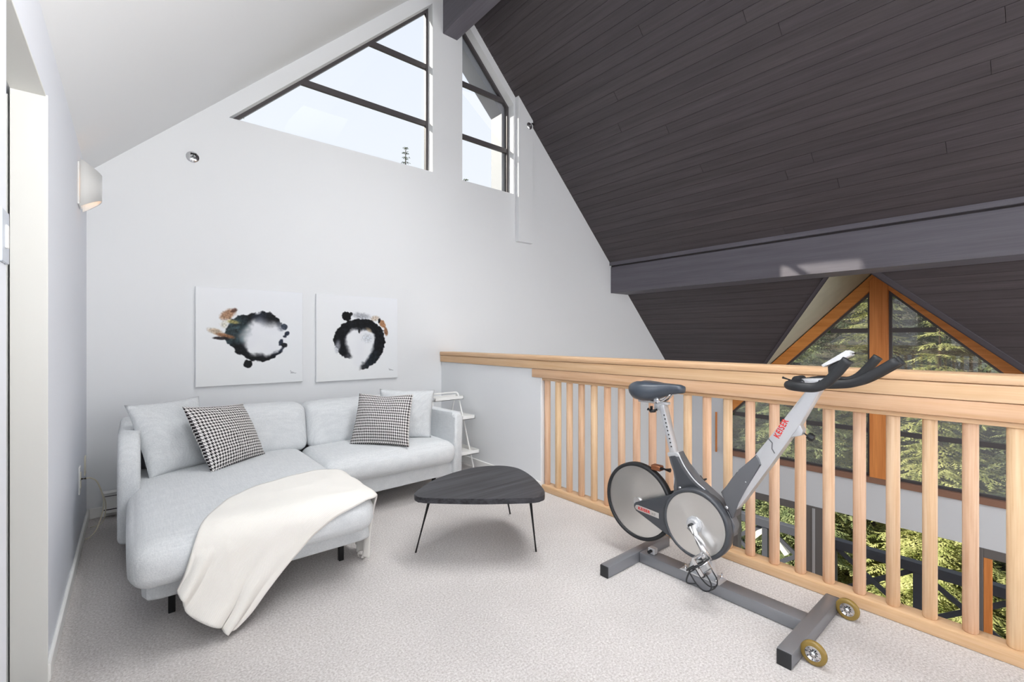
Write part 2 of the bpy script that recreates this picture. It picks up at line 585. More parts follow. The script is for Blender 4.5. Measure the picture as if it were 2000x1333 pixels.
def knit_mat():
    b = MB_('cream_knit')
    uv = b.n('ShaderNodeUVMap')
    w1 = b.n('ShaderNodeTexWave', wave_type='BANDS', bands_direction='X'); w1.inputs['Scale'].default_value = 26; w1.inputs['Distortion'].default_value = 0.4
    w2 = b.n('ShaderNodeTexWave', wave_type='BANDS', bands_direction='Y'); w2.inputs['Scale'].default_value = 60; w2.inputs['Distortion'].default_value = 0.6
    b.l(uv.outputs[0], w1.inputs['Vector']); b.l(uv.outputs[0], w2.inputs['Vector'])
    ml = b.n('ShaderNodeMath', operation='MULTIPLY'); b.l(w1.outputs['Fac'], ml.inputs[0]); b.l(w2.outputs['Fac'], ml.inputs[1])
    mx = b.n('ShaderNodeMix', data_type='RGBA'); b.l(ml.outputs[0], mx.inputs[0])
    mx.inputs[6].default_value = srgb(243, 240, 233); mx.inputs[7].default_value = srgb(252, 251, 248)
    b.l(mx.outputs[2], b.p.inputs['Base Color'])
    b.p.inputs['Roughness'].default_value = 0.95; b.p.inputs['Specular IOR Level'].default_value = 0.1; b.p.inputs['Sheen Weight'].default_value = 0.2
    bp = b.n('ShaderNodeBump'); bp.inputs['Strength'].default_value = 0.35; bp.inputs['Distance'].default_value = 0.004
    b.l(ml.outputs[0], bp.inputs['Height']); b.l(bp.outputs[0], b.p.inputs['Normal'])
    return b.m

def foliage_mat(name, dark, light):
    b = MB_(name)
    b.t.nodes.remove(b.p)
    geo = b.n('ShaderNodeTexCoord')
    ns = b.n('ShaderNodeTexNoise'); ns.inputs['Scale'].default_value = 2.5; ns.inputs['Detail'].default_value = 4
    b.l(geo.outputs['Object'], ns.inputs['Vector'])
    r = b.n('ShaderNodeValToRGB')
    r.color_ramp.elements[0].position = 0.35; r.color_ramp.elements[0].color = dark
    r.color_ramp.elements[1].position = 0.65; r.color_ramp.elements[1].color = light
    b.l(ns.outputs['Fac'], r.inputs[0])
    d = b.n('ShaderNodeBsdfDiffuse'); t = b.n('ShaderNodeBsdfTranslucent')
    b.l(r.outputs[0], d.inputs[0]); b.l(r.outputs[0], t.inputs[0])
    mx = b.n('ShaderNodeMixShader'); mx.inputs[0].default_value = 0.35
    b.l(d.outputs[0], mx.inputs[1]); b.l(t.outputs[0], mx.inputs[2]); b.l(mx.outputs[0], b.out.inputs[0])
    return b.m

def paint_mat():
    b = MB_('painted_canvas')
    at = b.n('ShaderNodeAttribute'); at.attribute_name = 'paint'
    b.l(at.outputs['Color'], b.p.inputs['Base Color'])
    b.p.inputs['Roughness'].default_value = 0.6; b.p.inputs['Specular IOR Level'].default_value = 0.2
    return b.m

def brushed_disc(name):
    """anisotropic spun aluminium"""
    b = MB_(name)
    b.p.inputs['Base Color'].default_value = srgb(222, 221, 218)
    b.p.inputs['Metallic'].default_value = 1.0
    b.p.inputs['Roughness'].default_value = 0.28
    b.p.inputs['Anisotropic'].default_value = 0.85
    tg = b.n('ShaderNodeTangent', direction_type='RADIAL', axis='X')
    b.l(tg.outputs[0], b.p.inputs['Tangent'])
    return b.m

M_wall = plain('white_wall_paint', srgb(232, 234, 236), 0.7, bump=0.04, bscale=260, spec=0.2)
M_wall_l = plain('cool_white_wall_paint', srgb(228, 231, 238), 0.7, bump=0.04, bscale=260, spec=0.2)
M_ceil = plain('white_ceiling_paint', srgb(230, 231, 232), 0.8, bump=0.03, bscale=200, spec=0.1)
M_trim = plain('white_gloss_trim', srgb(240, 240, 238), 0.35, spec=0.4)
M_jamb = plain('warm_white_jamb_paint', srgb(228, 228, 224), 0.4, spec=0.4)
M_carpet = carpet_mat()
M_plank = wood('dark_stained_plank', srgb(82, 76, 79), srgb(62, 57, 60), 1, 0.5, 26, 0.07, 0.012, 0.4, 0.7)
M_darktrim = plain('dark_joint', srgb(56, 51, 54), 0.8)
M_beam = wood('grey_violet_stained_beam', srgb(108, 105, 113), srgb(92, 89, 97), 1, 0.5, 20, 0.0, 0.0, 0.35, 0.7)
M_edge = plain('dark_edging_board', srgb(76, 72, 78), 0.5)
M_band = plain('greyish_white_wall', srgb(226, 229, 233), 0.7, spec=0.2)
M_dormer = plain('pale_green_grey_board', srgb(186, 184, 166), 0.8, var=0.06, vscale=6)
M_cedar = wood('orange_cedar', srgb(240, 160, 90), srgb(206, 124, 60), 1, 0.45, 22, 0.04, 0.005, 0.35, 0.8)
M_cedar_v = wood('orange_cedar_upright', srgb(240, 160, 90), srgb(206, 124, 60), 2, 0.45, 22, 0.04, 0.005, 0.35, 0.8)
M_fir = wood('pale_fir', srgb(226, 192, 156), srgb(208, 166, 124), 1, 0.5, 34, 0.05, 0.006, 0.3, 0.8)
M_fir_v = wood('pale_fir_upright', srgb(236, 205, 172), srgb(212, 170, 132), 2, 0.5, 40, 0.07, 0.012, 0.3, 0.9)
M_frame = plain('dark_bronze_window_frame', srgb(82, 78, 80), 0.45, 0.1)
M_gframe = plain('grey_painted_frame', srgb(112, 108, 106), 0.55)
M_glass = glass_mat('window_glass', (0.98, 0.99, 0.99, 1), 0.03)
M_glass_w = glass_mat('tinted_window_glass', (0.92, 0.93, 0.92, 1), 0.20, 0.085)
M_sofa = fabric('light_grey_upholstery', srgb(222, 225, 227), srgb(203, 207, 210))
M_cush = fabric('light_grey_cushion', srgb(217, 220, 222), srgb(198, 202, 205))
M_black = plain('black_metal', srgb(28, 28, 30), 0.4, 0.4)
M_knit = knit_mat()
M_white_metal = plain('white_powder_coated_metal', srgb(240, 240, 238), 0.35)
M_tabletop = wood('black_stained_oak', srgb(66, 66, 71), srgb(24, 24, 27), 0, 0.42, 24, 0.0, 0.0, 0.35, 1.2)
M_steel = plain('gunmetal_tube', srgb(138, 140, 145), 0.36, 0.5, bump=0.02, bscale=400)
M_silver = plain('silver_paint', srgb(206, 208, 211), 0.34, 0.45)
M_chrome = plain('chrome', srgb(225, 226, 228), 0.12, 1.0)
M_chrome_soft = plain('polished_alloy', srgb(214, 215, 217), 0.22, 0.85)
M_dgrey = plain('dark_grey_moulding', srgb(74, 77, 82), 0.38, 0.2)
M_shield = plain('mid_grey_moulding', srgb(104, 106, 110), 0.42, 0.2)
M_rubber = plain('black_rubber', srgb(34, 36, 39), 0.5)
M_saddle = plain('blue_grey_vinyl', srgb(66, 74, 84), 0.30, spec=0.5)
M_disc = brushed_disc('spun_aluminium')
M_red = plain('red_lettering', srgb(214, 40, 32), 0.5)
M_greyprint = plain('grey_lettering', srgb(150, 146, 142), 0.5)
M_badge = plain('brushed_badge', srgb(205, 203, 200), 0.35, 0.6)
M_amber = plain('amber_urethane', srgb(140, 116, 56), 0.25, spec=0.6)
M_copper = plain('copper_brown_metal', srgb(150, 96, 66), 0.4, 0.6)
M_canvas = plain('white_canvas_edge', srgb(236, 238, 240), 0.7)
M_paint = paint_mat()
M_hound1 = houndstooth('houndstooth_weave_a', 25, 21)
M_hound2 = houndstooth('houndstooth_weave_b', 30, 19)
M_cord = plain('cream_cable', srgb(226, 220, 200), 0.45)
M_brass = plain('aged_metal', srgb(92, 78, 60), 0.4, 0.6)
M_bark = plain('bark', srgb(86, 72, 58), 0.95, var=0.3, vscale=6, bump=0.8, bscale=20)
M_fol = foliage_mat('conifer_green', srgb(104, 120, 86), srgb(190, 196, 140))
M_fol2 = foliage_mat('cedar_yellow_green', srgb(136, 146, 84), srgb(226, 224, 158))
M_fol3 = foliage_mat('fir_dark_green', srgb(70, 86, 68), srgb(134, 148, 112))
M_ground = plain('forest_ground', srgb(70, 66, 48), 0.95, var=0.4, vscale=1.5)
M_deckgrey = plain('grey_deck_stain', srgb(74, 76, 84), 0.6)
M_extgrey = plain('grey_exterior_cladding', srgb(150, 152, 158), 0.6)
M_pot = plain('tan_ceramic', srgb(190, 166, 130), 0.6)
M_steel_low = plain('wood_floor', srgb(150, 116, 82), 0.5)

# ------------------------------------------------------------------ key dimensions (metres)
BY = 4.192           # back gable wall, room face
LX = -0.236          # left wall, room face
RX = 2.52            # loft edge (railing), room face
WX = 7.44            # outer wall of the great room
FY = -3.5            # front wall
LZ = -3.2            # lower floor
RS = 7.69            # right roof underside: x + z = RS
roofL = lambda x: 2.385 + 0.966 * (x + 0.19)
RIDGE_X = (RS - 2.385 - 0.966 * 0.19) / 1.966
RIDGE_Z = RS - RIDGE_X

def struct(o, label, cat):
    return tag(o, label, cat, None, 'structure')

# ------------------------------------------------------------------ floors
bm = B(); box(bm, (LX - 0.16, FY, -0.30), (2.60, BY, 0.0))
struct(obj('floor', bm, M_carpet), 'greige loop pile carpet covering the loft floor', 'carpet')
bm = B(); box(bm, (-0.4, FY, LZ - 0.2), (WX + 0.16, BY, LZ))
struct(obj('floor_lower', bm, M_steel_low), 'wood floor of the great room one storey below the loft', 'floor')

# ------------------------------------------------------------------ walls
# back gable wall with two clerestory openings
w1 = [(0.587, 2.969), (2.416, 2.969), (2.416, 2.969 + 0.966 * 1.829)]
w2 = [(2.787, 2.964), (3.523, 2.964), (3.523, 4.045), (2.787, 4.045 + 0.736)]
bm = B()
slab(bm, [(-1.75, LZ - 0.2), (WX + 0.16, LZ - 0.2), (WX + 0.16, RS - WX + 0.1), (RIDGE_X, RIDGE_Z + 0.25), (LX - 0.14, roofL(LX - 0.14) + 0.02), (-1.75, 2.2)], [w1, w2], XZ, BY, BY + 0.15)
struct(obj('wall_back', bm, M_wall), 'white gable wall behind the sofa, rising to the ridge', 'wall')

# left wall with pocket door opening
OY0, OY1, OZ = 1.645, 2.290, 2.080
bm = B()
slab(bm, [(FY, -0.3), (BY, -0.3), (BY, roofL(LX) + 0.1), (FY, roofL(LX) + 0.1)], [[(OY0, 0.0), (OY1, 0.0), (OY1, OZ), (OY0, OZ)]], YZ, LX - 0.083, LX)
struct(obj('wall_left', bm, M_wall_l), 'cool white side wall left of the sofa with a doorway', 'wall')
# small room behind the doorway
bm = B()
slab(bm, [(0.6, 0), (BY, 0), (BY, 2.4), (0.6, 2.4)], [], YZ, -1.75, -1.65)
box(bm, (-1.65, 0.5, 0), (LX - 0.16, 0.6, 2.4)); box(bm, (-1.65, 0.5, 2.3), (LX - 0.10, BY, 2.4)); box(bm, (-1.65, 0.5, -0.2), (LX - 0.16, BY, 0))
struct(obj('wall_side', bm, M_wall), 'white walls of the small room beyond the doorway', 'wall')

# half height wall beside the sofa
bm = B(); box(bm, (RX, 2.655, 0), (RX + 0.1, BY, 0.977), 0.004, 1)
struct(obj('wall_low', bm, M_wall), 'white half-height wall under the wooden cap rail, beside the shelf stand', 'wall')
bm = B(); box(bm, (2.55, FY, LZ), (2.65, BY, -0.3))
struct(obj('wall_under', bm, M_band), 'wall below the loft edge in the great room', 'wall')
bm = B(); slab(bm, [(-1.75, LZ - 0.2), (WX + 0.16, LZ - 0.2), (WX + 0.16, RS - WX + 0.1), (RIDGE_X, RIDGE_Z + 0.25), (LX - 0.14, roofL(LX - 0.14) + 0.02), (-1.75, 2.2)], [], XZ, FY - 0.15, FY)
struct(obj('wall_front', bm, M_wall), 'white front gable wall behind the camera', 'wall')

# outer wall of the great room: notch for the gable window, opening below
GY = 1.48            # gable centre line
bm = B()
slab(bm, [(FY, LZ - 0.2), (BY, LZ - 0.2), (BY, 0.35), (3.60, 0.35), (3.49, 0.2), (3.49, -0.66), (-0.53, -0.66), (-0.53, 0.2), (-0.64, 0.35), (FY, 0.35)],
     [[(-1.6, LZ + 0.02), (3.40, LZ + 0.02), (3.40, -1.165), (-1.6, -1.165)]], YZ, WX, WX + 0.16)
struct(obj('wall_right', bm, M_band), 'white band of wall between the gable window and the lower windows', 'wall')

# ------------------------------------------------------------------ ceilings
bm = B()
prism(bm, [(LX - 0.12, roofL(LX - 0.12)), (RIDGE_X, RIDGE_Z), (RIDGE_X, RIDGE_Z + 0.25), (LX - 0.12, roofL(LX - 0.12) + 0.25)], XZ, FY - 0.1, BY + 0.14)
struct(obj('ceiling', bm, M_ceil), 'white sloping ceiling over the sofa side', 'ceiling')

s2 = math.sqrt(0.5)
cutL = lambda x: x - 4.214
cutR = lambda x: 7.02 - x
ceil_r = thing('ceiling_right', 'dark stained plank ceiling sloping over the railing and the great room', 'ceiling', (0, 0, 0), kind='structure')
# deck above the planks, with the dormer cut out
def roofpt(x, y, off):           # off: distance above the plank face, along the roof normal
    return (x + off * s2, y, RS - x + off * s2)
bm = B()
outer = [(RIDGE_X, FY), (WX + 0.1, FY), (WX + 0.1, cutR(WX + 0.1)), (5.617, 1.403), (WX + 0.1, cutL(WX + 0.1)), (WX + 0.1, BY + 0.14), (RIDGE_X, BY + 0.14)]
prism(bm, outer, lambda a, b, t: roofpt(a, b, t), 0.021, 0.22)
obj('deck', bm, M_darktrim, ceil_r)
PW = 0.105 * s2                  # plank run in x
npl = int((WX + 0.06 - RIDGE_X) / PW)
def plank(x0, x1, ya0, ya1, yb0, yb1):
    bm = B()
    g = 0.0009
    hexa(bm, [roofpt(x0 + g, ya0, 0), roofpt(x1 - g, ya1, 0), roofpt(x1 - g, yb1, 0), roofpt(x0 + g, yb0, 0),
              roofpt(x0 + g, ya0, 0.02), roofpt(x1 - g, ya1, 0.02), roofpt(x1 - g, yb1, 0.02), roofpt(x0 + g, yb0, 0.02)])
    obj('plank', bm, M_plank, ceil_r)
for i in range(npl):
    x0 = RIDGE_X + 0.01 + i * PW; x1 = x0 + PW
    xm = (x0 + x1) / 2
    if xm < 5.62:
        j = random.uniform(-1.0, 3.2)
        plank(x0, x1, FY, FY, j - 0.0015, j - 0.0015)
        plank(x0, x1, j + 0.0015, j + 0.0015, BY, BY)
    else:
        plank(x0, x1, FY, FY, min(cutR(x0), 1.4), cutR(x1))
        plank(x0, x1, max(cutL(x0), 1.4), cutL(x1), BY, BY)

# dark edging boards round the dormer opening
bm = B()
def edge_board(c, sgn, wide, deep):
    for wd0, wd1, d0, d1 in ((0.0, wide, -0.012, 0.0), (0.0, 0.012, -0.012, deep)):
        x0, x1 = 5.60, WX
        hexa(bm, [roofpt(x0, c(x0) + sgn * wd0, d0), roofpt(x1, c(x1) + sgn * wd0, d0), roofpt(x1, c(x1) + sgn * wd1, d0), roofpt(x0, c(x0) + sgn * wd1, d0),
                  roofpt(x0, c(x0) + sgn * wd0, d1), roofpt(x1, c(x1) + sgn * wd0, d1), roofpt(x1, c(x1) + sgn * wd1, d1), roofpt(x0, c(x0) + sgn * wd1, d1)])
edge_board(cutL, 1, 0.05, 0.10); edge_board(cutR, -1, 0.075, 0.02)
struct(obj('trim_1', bm, M_edge), 'dark edging boards round the gable dormer opening', 'trim')
# dormer ceiling
DZ = 2.15
bm = B()
for sg in (1, -1):
    xa = 5.655 if sg > 0 else 5.56
    pts = [(xa, GY), (WX + 0.1, GY), (WX + 0.1, GY + sg * (WX + 0.1 - xa)), ]
    pr = lambda a, b, t: (a, b, DZ - abs(b - GY) + t)
    prism(bm, pts, pr, 0.0, 0.12)
struct(obj('ceiling_dormer', bm, M_dormer), 'pale grey green sloping ceiling of the gable dormer', 'ceiling')

# ridge beam
bm = B(); box(bm, (2.54, FY, 4.47), (2.72, BY, RIDGE_Z + 0.1), 0.004, 1)
struct(obj('trim_2', bm, M_beam), 'dark violet-grey ridge beam above the gable wall windows', 'beam')
# purlin along the right slope, with its small top moulding
bm = B(); prism(bm, [(5.384, 1.888), (5.80, 1.888), (5.42, 2.266), (5.384, 2.266)], XZ, FY, BY)
pu = struct(obj('trim_3', bm, M_beam), 'long dark violet-grey beam crossing below the plank ceiling', 'beam')
bm = B(); prism(bm, [(5.352, 2.286), (5.40, 2.286), (5.352, 2.334)], XZ, FY, BY)
obj('moulding', bm, M_beam, pu)
bm = B(); prism(bm, [(5.398, 2.266), (5.42, 2.266), (5.402, 2.286), (5.398, 2.286)], XZ, FY, BY)
obj('shadow_gap', bm, M_darktrim, pu)

# boxed chase on the gable wall
bm = B(); prism(bm, [(3.555, 2.39), (3.788, 2.39), (3.788, RS - 3.788), (3.555, RS - 3.555)], XZ, BY - 0.06, BY, 0.003, 1)
struct(obj('trim_4', bm, M_wall), 'white boxed vertical chase right of the small gable window', 'trim')

# ------------------------------------------------------------------ skirting
bm = B()
box(bm, (LX, OY1, 0), (LX + 0.014, BY, 0.066), 0.004, 1)
box(bm, (LX, FY, 0), (LX + 0.014, OY0 - 0.0, 0.066), 0.004, 1)
struct(obj('baseboard_left', bm, M_trim), 'thin white skirting along the left wall', 'baseboard')
bm = B(); box(bm, (LX + 0.014, BY - 0.014, 0), (RX, BY, 0.07), 0.004, 1)
struct(obj('baseboard_back', bm, M_trim), 'white skirting along the gable wall', 'baseboard')
bm = B(); box(bm, (RX - 0.014, 2.655, 0), (RX, BY - 0.014, 0.075), 0.004, 1)
struct(obj('baseboard_right', bm, M_trim), 'white skirting along the half-height wall', 'baseboard')

# ------------------------------------------------------------------ pocket door
d1 = thing('door_1', 'white pocket door slid into the left wall, dark latch on its edge', 'door', (LX - 0.15, OY1 + 0.02, 0), kind='structure')
bm = B(); box(bm, (LX - 0.128, OY1 + 0.012, 0.0), (LX - 0.090, BY - 0.05, 2.06), 0.002, 1)
obj('door_leaf', bm, M_jamb, d1)
bm = B(); box(bm, (LX - 0.122, OY1 + 0.004, 0.865), (LX - 0.096, OY1 + 0.0125, 0.975), 0.002, 1)
lt = obj('latch_plate', bm, M_brass, d1)
bm = B(); box(bm, (LX - 0.115, OY1 + 0.001, 0.90), (LX - 0.103, OY1 + 0.005, 0.94), 0.001, 1)
obj('latch_pull', bm, M_copper, lt)
bm = B(); box(bm, (LX - 0.145, OY1, 0), (LX - 0.135, BY, OZ)); box(bm, (LX - 0.22, OY0 - 0.5, OZ), (LX - 0.085, BY, 2.30)); box(bm, (LX - 0.22, OY1, 0), (LX - 0.145, BY, OZ))
struct(obj('wall_pocket', bm, M_wall), 'back half of the left wall behind the pocket door', 'wall')
bm = B(); box(bm, (LX - 0.084, OY1 - 0.006, 0), (LX + 0.008, OY1 + 0.0, OZ), 0.001, 1); box(bm, (LX - 0.084, OY0, OZ - 0.006), (LX + 0.003, OY1 - 0.006, OZ), 0.001, 1)
struct(obj('trim_5', bm, M_jamb), 'white jamb lining of the doorway in the left wall', 'trim')

# ------------------------------------------------------------------ gable wall windows
def clerestory(name, label, hole, inset_bars, t=0.026):
    """hole polygon in x,z; frame follows it, bars at given heights"""
    root = thing(name, label, 'window', (hole[0][0], BY + 0.1, hole[0][1]), kind='structure')
    y0, y1 = BY + 0.095, BY + 0.135
    n = len(hole)
    c = V((sum(p[0] for p in hole) / n, sum(p[1] for p in hole) / n))
    # offset polygon
    ins = []
    for i in range(n):
        p0, p1, p2 = V(hole[i - 1]), V(hole[i]), V(hole[(i + 1) % n])
        def off(a, b):
            d = (b - a).normalized(); nn = V((-d.y, d.x))
            if nn.dot(c - a) < 0: nn = -nn
            return a + nn * t, d
        a, da = off(p0, p1); b, db = off(p1, p2)
        cr = da.x * db.y - da.y * db.x
        k = ((b.x - a.x) * db.y - (b.y - a.y) * db.x) / cr
        ins.append(tuple(a + da * k))
    bm = B(); slab(bm, hole, [ins], XZ, y0, y1)
    obj('frame', bm, M_frame, root)
    def span(z):
        xs = []
        for i in range(n):
            (xa, za), (xb, zb) = ins[i], ins[(i + 1) % n]
            if (za - z) * (zb - z) < 0:
                xs.append(xa + (xb - xa) * (z - za) / (zb - za))
        return min(xs), max(xs)
    for z in inset_bars:
        a, b = span(z + 0.025); a2, b2 = span(z - 0.025)
        bm = B(); prism(bm, [(a2, z - 0.025), (b2, z - 0.025), (b, z + 0.025), (a, z + 0.025)], XZ, y0 + 0.003, y1 - 0.003)
        obj('glazing_bar', bm, M_frame, root)
    zs = [min(p[1] for p in ins)] + list(inset_bars) + [max(p[1] for p in ins)]
    for k in range(len(zs) - 1):
        lo = zs[k] + (0.028 if k else 0.0); hi = zs[k + 1] - (0.028 if k < len(zs) - 2 else 0.0)
        poly = []
        zz = sorted({lo, hi} | {p[1] for p in ins if lo < p[1] < hi})
        L = []; R_ = []
        for z in zz:
            e = 1e-4
            a, b = span(min(max(z, zs[0] + e), zs[-1] - e))
            L.append((a, z)); R_.append((b, z))
        poly = R_ + L[::-1]
        pp = []
        for q in poly:
            if not pp or (abs(q[0] - pp[-1][0]) + abs(q[1] - pp[-1][1])) > 1e-3: pp.append(q)
        bm = B(); prism(bm, pp, XZ, y0 + 0.022, y0 + 0.028)
        obj('pane', bm, M_glass, root)
    return root
clerestory('window_1', 'large triangular gable window with dark bars, over the sofa', w1, [3.505, 4.11])
clerestory('window_2', 'small sloped gable window right of the ridge beam', w2, [3.505, 4.10])
# exterior overhang seen through the small window
bm = B()
prism(bm, [(3.46, 2.4), (3.62, 2.4), (3.62, RS - 3.62 - 0.02), (2.75, RS - 2.75 - 0.02), (2.75, 7.43 - 2.75), (3.46, 7.43 - 3.46)], XZ, BY + 0.15, BY + 0.36)
struct(obj('trim_6', bm, M_extgrey), 'grey exterior overhang outside the small gable window', 'trim')

# ------------------------------------------------------------------ dormer gable window in the outer wall
w3 = thing('window_3', 'orange cedar framed gable window beyond the railing, trees outside', 'window', (WX, GY, -0.66), kind='structure')
def yz_prism(name, poly, x0, x1, mat, parent, bevel=0.003):
    bm = B(); prism(bm, poly, YZ, x0, x1, bevel, 1)
    return obj(name, bm, mat, parent)
FX0, FX1 = WX - 0.03, WX + 0.11
wl, wr = 3.47, GY - (3.47 - GY)
zs_ = DZ - 0.02 - (3.47 - GY)
cw = 0.19
rake = lambda sg: [(GY, DZ - 0.02), (GY + sg * (3.47 - GY), zs_), (GY + sg * (3.47 - GY), zs_ - cw), (GY, DZ - 0.02 - cw)]
yz_prism('rake', rake(1), FX0, FX1, M_cedar, w3)
yz_prism('rake', rake(-1), FX0, FX1, M_cedar, w3)
yz_prism('mullion', [(GY - 0.095, -0.66), (GY + 0.095, -0.66), (GY + 0.095, 1.98), (GY, 2.08), (GY - 0.095, 1.98)], FX0 - 0.012, FX1 - 0.005, M_cedar_v, w3)
for sg in (1, -1):
    yy = GY + sg * (3.47 - GY)
    a, b = sorted((yy, yy - sg * 0.035))
    yz_prism('side_post', [(a, -0.62), (b, -0.62), (b, zs_ - 0.12), (a, zs_ - 0.12)], FX0, FX1, M_cedar_v, w3)
yz_prism('sill', [(wr, -0.66), (wl, -0.66), (wl, -0.585), (wr, -0.585)], FX0 - 0.02, FX1, plain('red_brown_sill', srgb(150, 112, 92), 0.5), w3)
bm = B(); box(bm, (WX - 0.018, 3.61, -0.655), (WX, 3.635, 0.005), 0.002, 1)
obj('casing_strip', bm, M_cedar_v, w3)
for sg in (1, -1):
    ya = GY + sg * 0.095; yb = GY + sg * (3.47 - GY - 0.035)
    top = lambda y: DZ - 0.02 - cw - abs(y - GY)
    # dark sash around the opening, two bars, three panes
    pent = [(ya, -0.585), (yb, -0.585), (yb, top(yb)), (ya, top(ya))]
    t = 0.03
    yi = ya + sg * t; yo = yb - sg * t
    inner = [(yi, -0.585 + t), (yo, -0.585 + t), (yo, top(yo) - t * 1.3), (yi, top(yi) - t * 1.3)]
    bm = B(); slab(bm, pent, [inner], YZ, WX + 0.02, WX + 0.07)
    obj('sash', bm, M_frame, w3)
    topi = lambda y: top(y) - t * 1.3
    yat = lambda z: GY + sg * (DZ - 0.02 - cw - t * 1.3 - z)
    for z in (1.328, 0.012):
        ye = yo if z < topi(yo) else yat(z + 0.03)
        if abs(ye - GY) > abs(yo - GY): ye = yo
        a, b = sorted((yi, ye))
        bm = B(); box(bm, (WX + 0.025, a, z - 0.03), (WX + 0.065, b, z + 0.03))
        obj('glazing_bar', bm, M_frame, w3)
    def pane(poly):
        bm = B(); prism(bm, poly, YZ, WX + 0.042, WX + 0.048); obj('pane', bm, M_glass_w, w3)
    pane([(yi, 1.355), (yat(1.355), 1.355), (yi, topi(yi))])
    zc = topi(yo)
    if zc > 0.04:
        pane([(yi, 0.04), (yo, 0.04), (yo, zc), (yat(1.30), 1.30), (yi, 1.30)])
    else:
        pane([(yi, 0.04), (yat(0.04), 0.04), (yat(1.30), 1.30), (yi, 1.30)])
    pane([(yi, -0.555), (yo, -0.555), (yo, -0.018), (yi, -0.018)])

# ------------------------------------------------------------------ lower windows of the great room
w4 = thing('window_4', 'grey framed lower windows seen between the balusters', 'window', (WX, 1.0, LZ + 0.02), kind='structure')
for (a, b) in ((3.27, 3.40), (2.09, 2.46), (0.54, 0.70), (-1.6, -1.48)):
    bm = B(); box(bm, (WX - 0.01, a, LZ + 0.02), (WX + 0.12, b, -1.165), 0.004, 1)
    obj('post', bm, M_gframe, w4)
for (a, b) in ((2.46, 3.27),):
    bm = B(); box(bm, (WX - 0.005, a, -1.27), (WX + 0.11, b, -1.165), 0.004, 1)
    obj('head', bm, M_gframe, w4)
bm = B(); box(bm, (WX - 0.005, -1.48, -1.27), (WX + 0.11, 0.54, -1.165), 0.004, 1); obj('head', bm, M_gframe, w4)
bm = B(); box(bm, (WX + 0.0, 0.47, LZ + 0.02), (WX + 0.06, 0.54, -1.27), 0.004, 1); obj('cedar_stop', bm, M_cedar_v, w4)
bm = B(); box(bm, (WX - 0.02, 2.20, LZ + 0.02), (WX - 0.008, 2.235, -1.19), 0.003, 1); obj('metal_strip', bm, M_silver, w4)
for (a, b) in ((2.46, 3.27), (0.70, 2.09), (-1.48, 0.47)):
    bm = B(); box(bm, (WX + 0.05, a, LZ + 0.02), (WX + 0.056, b, -1.165)); obj('pane', bm, M_glass, w4)

# ------------------------------------------------------------------ railing
rl = thing('railing', 'pale fir railing with round balusters along the loft edge', 'railing', (RX + 0.045, 1.2, 0))
RY0 = -2.6
def rbx(name, lo, hi, mat, bev=0.004, parent=rl):
    bm = B(); box(bm, lo, hi, bev, 2); return obj(name, bm, mat, parent, angle=40)
rbx('cap_rail', (RX - 0.022, RY0, 1.046), (RX + 0.150, BY - 0.001, 1.082), M_fir, 0.008)
rbx('upper_board', (RX - 0.014, RY0, 0.978), (RX + 0.140, BY - 0.001, 1.044), M_fir)
rbx('lower_board', (RX - 0.010, RY0, 0.907), (RX + 0.120, 2.756, 0.976), M_fir)
rbx('under_strip', (RX + 0.012, RY0, 0.885), (RX + 0.092, 2.69, 0.905), M_fir)
rbx('bottom_rail', (RX, RY0, 0.0), (RX + 0.095, 2.652, 0.05), M_fir, 0.006)
bm = B(); lathe(bm, [(0.020, 0.05), (0.0245, 0.056), (0.0245, 0.88), (0.020, 0.886)], (RX + 0.048, 0.143, 0), (0, 0, 1), 14)
b0 = obj('baluster', bm, M_fir_v, rl, angle=50)
y = 2.63
first = True
k = 0
while y > RY0 + 0.1:
    if first:
        b0.location = (0, y - 0.143, 0); first = False
    else:
        c = b0.copy(); COL.objects.link(c); c.location = (0, y - 0.143, 0)
    y -= 0.1204; k += 1

# ------------------------------------------------------------------ sofa
sf = thing('sofa', 'light grey fabric corner sofa with a left chaise on black legs', 'sofa', (0.95, 3.2, 0))
bm = B()
prism(bm, [(0.03, 2.43), (0.045, 2.385), (0.09, 2.37), (0.94, 2.37), (0.985, 2.385), (1.0, 2.43), (1.0, 3.08), (1.96, 3.08), (1.96, 3.98), (0.03, 3.98)], XY, 0.14, 0.245, 0.018, 3)
obj('base', bm, M_sofa, sf, angle=45)
bm = B(); rbox(bm, (-0.015, 2.205, 0.245), (0.957, 3.64, 0.425), 0.075, (22, 26, 8), (0.008, 0.012, 0.022))
obj('chaise_cushion', bm, M_sofa, sf, True)
bm = B(); rbox(bm, (0.955, 3.00, 0.245), (1.955, 3.64, 0.415), 0.07, (22, 16, 8), (0.0, 0.014, 0.024))
obj('seat_cushion', bm, M_sofa, sf, True)
def lean(q, y0=3.62, z0=0.40, k=0.22):
    return V((q.x, q.y + k * (q.z - z0), q.z))
for x0, x1, zt in ((0.05, 1.0, 0.735), (1.0, 1.95, 0.725)):
    bm = B(); rbox(bm, (x0, 3.52, 0.40), (x1, 3.76, zt), 0.06, (18, 8, 12), (0.0, 0.025, 0.012), lean)
    obj('back_cushion', bm, M_sofa, sf, True)
bm = B(); rbox(bm, (-0.03, 3.87, 0.14), (1.99, 3.985, 0.635), 0.035, (16, 4, 10))
obj('back_frame', bm, M_sofa, sf, True)
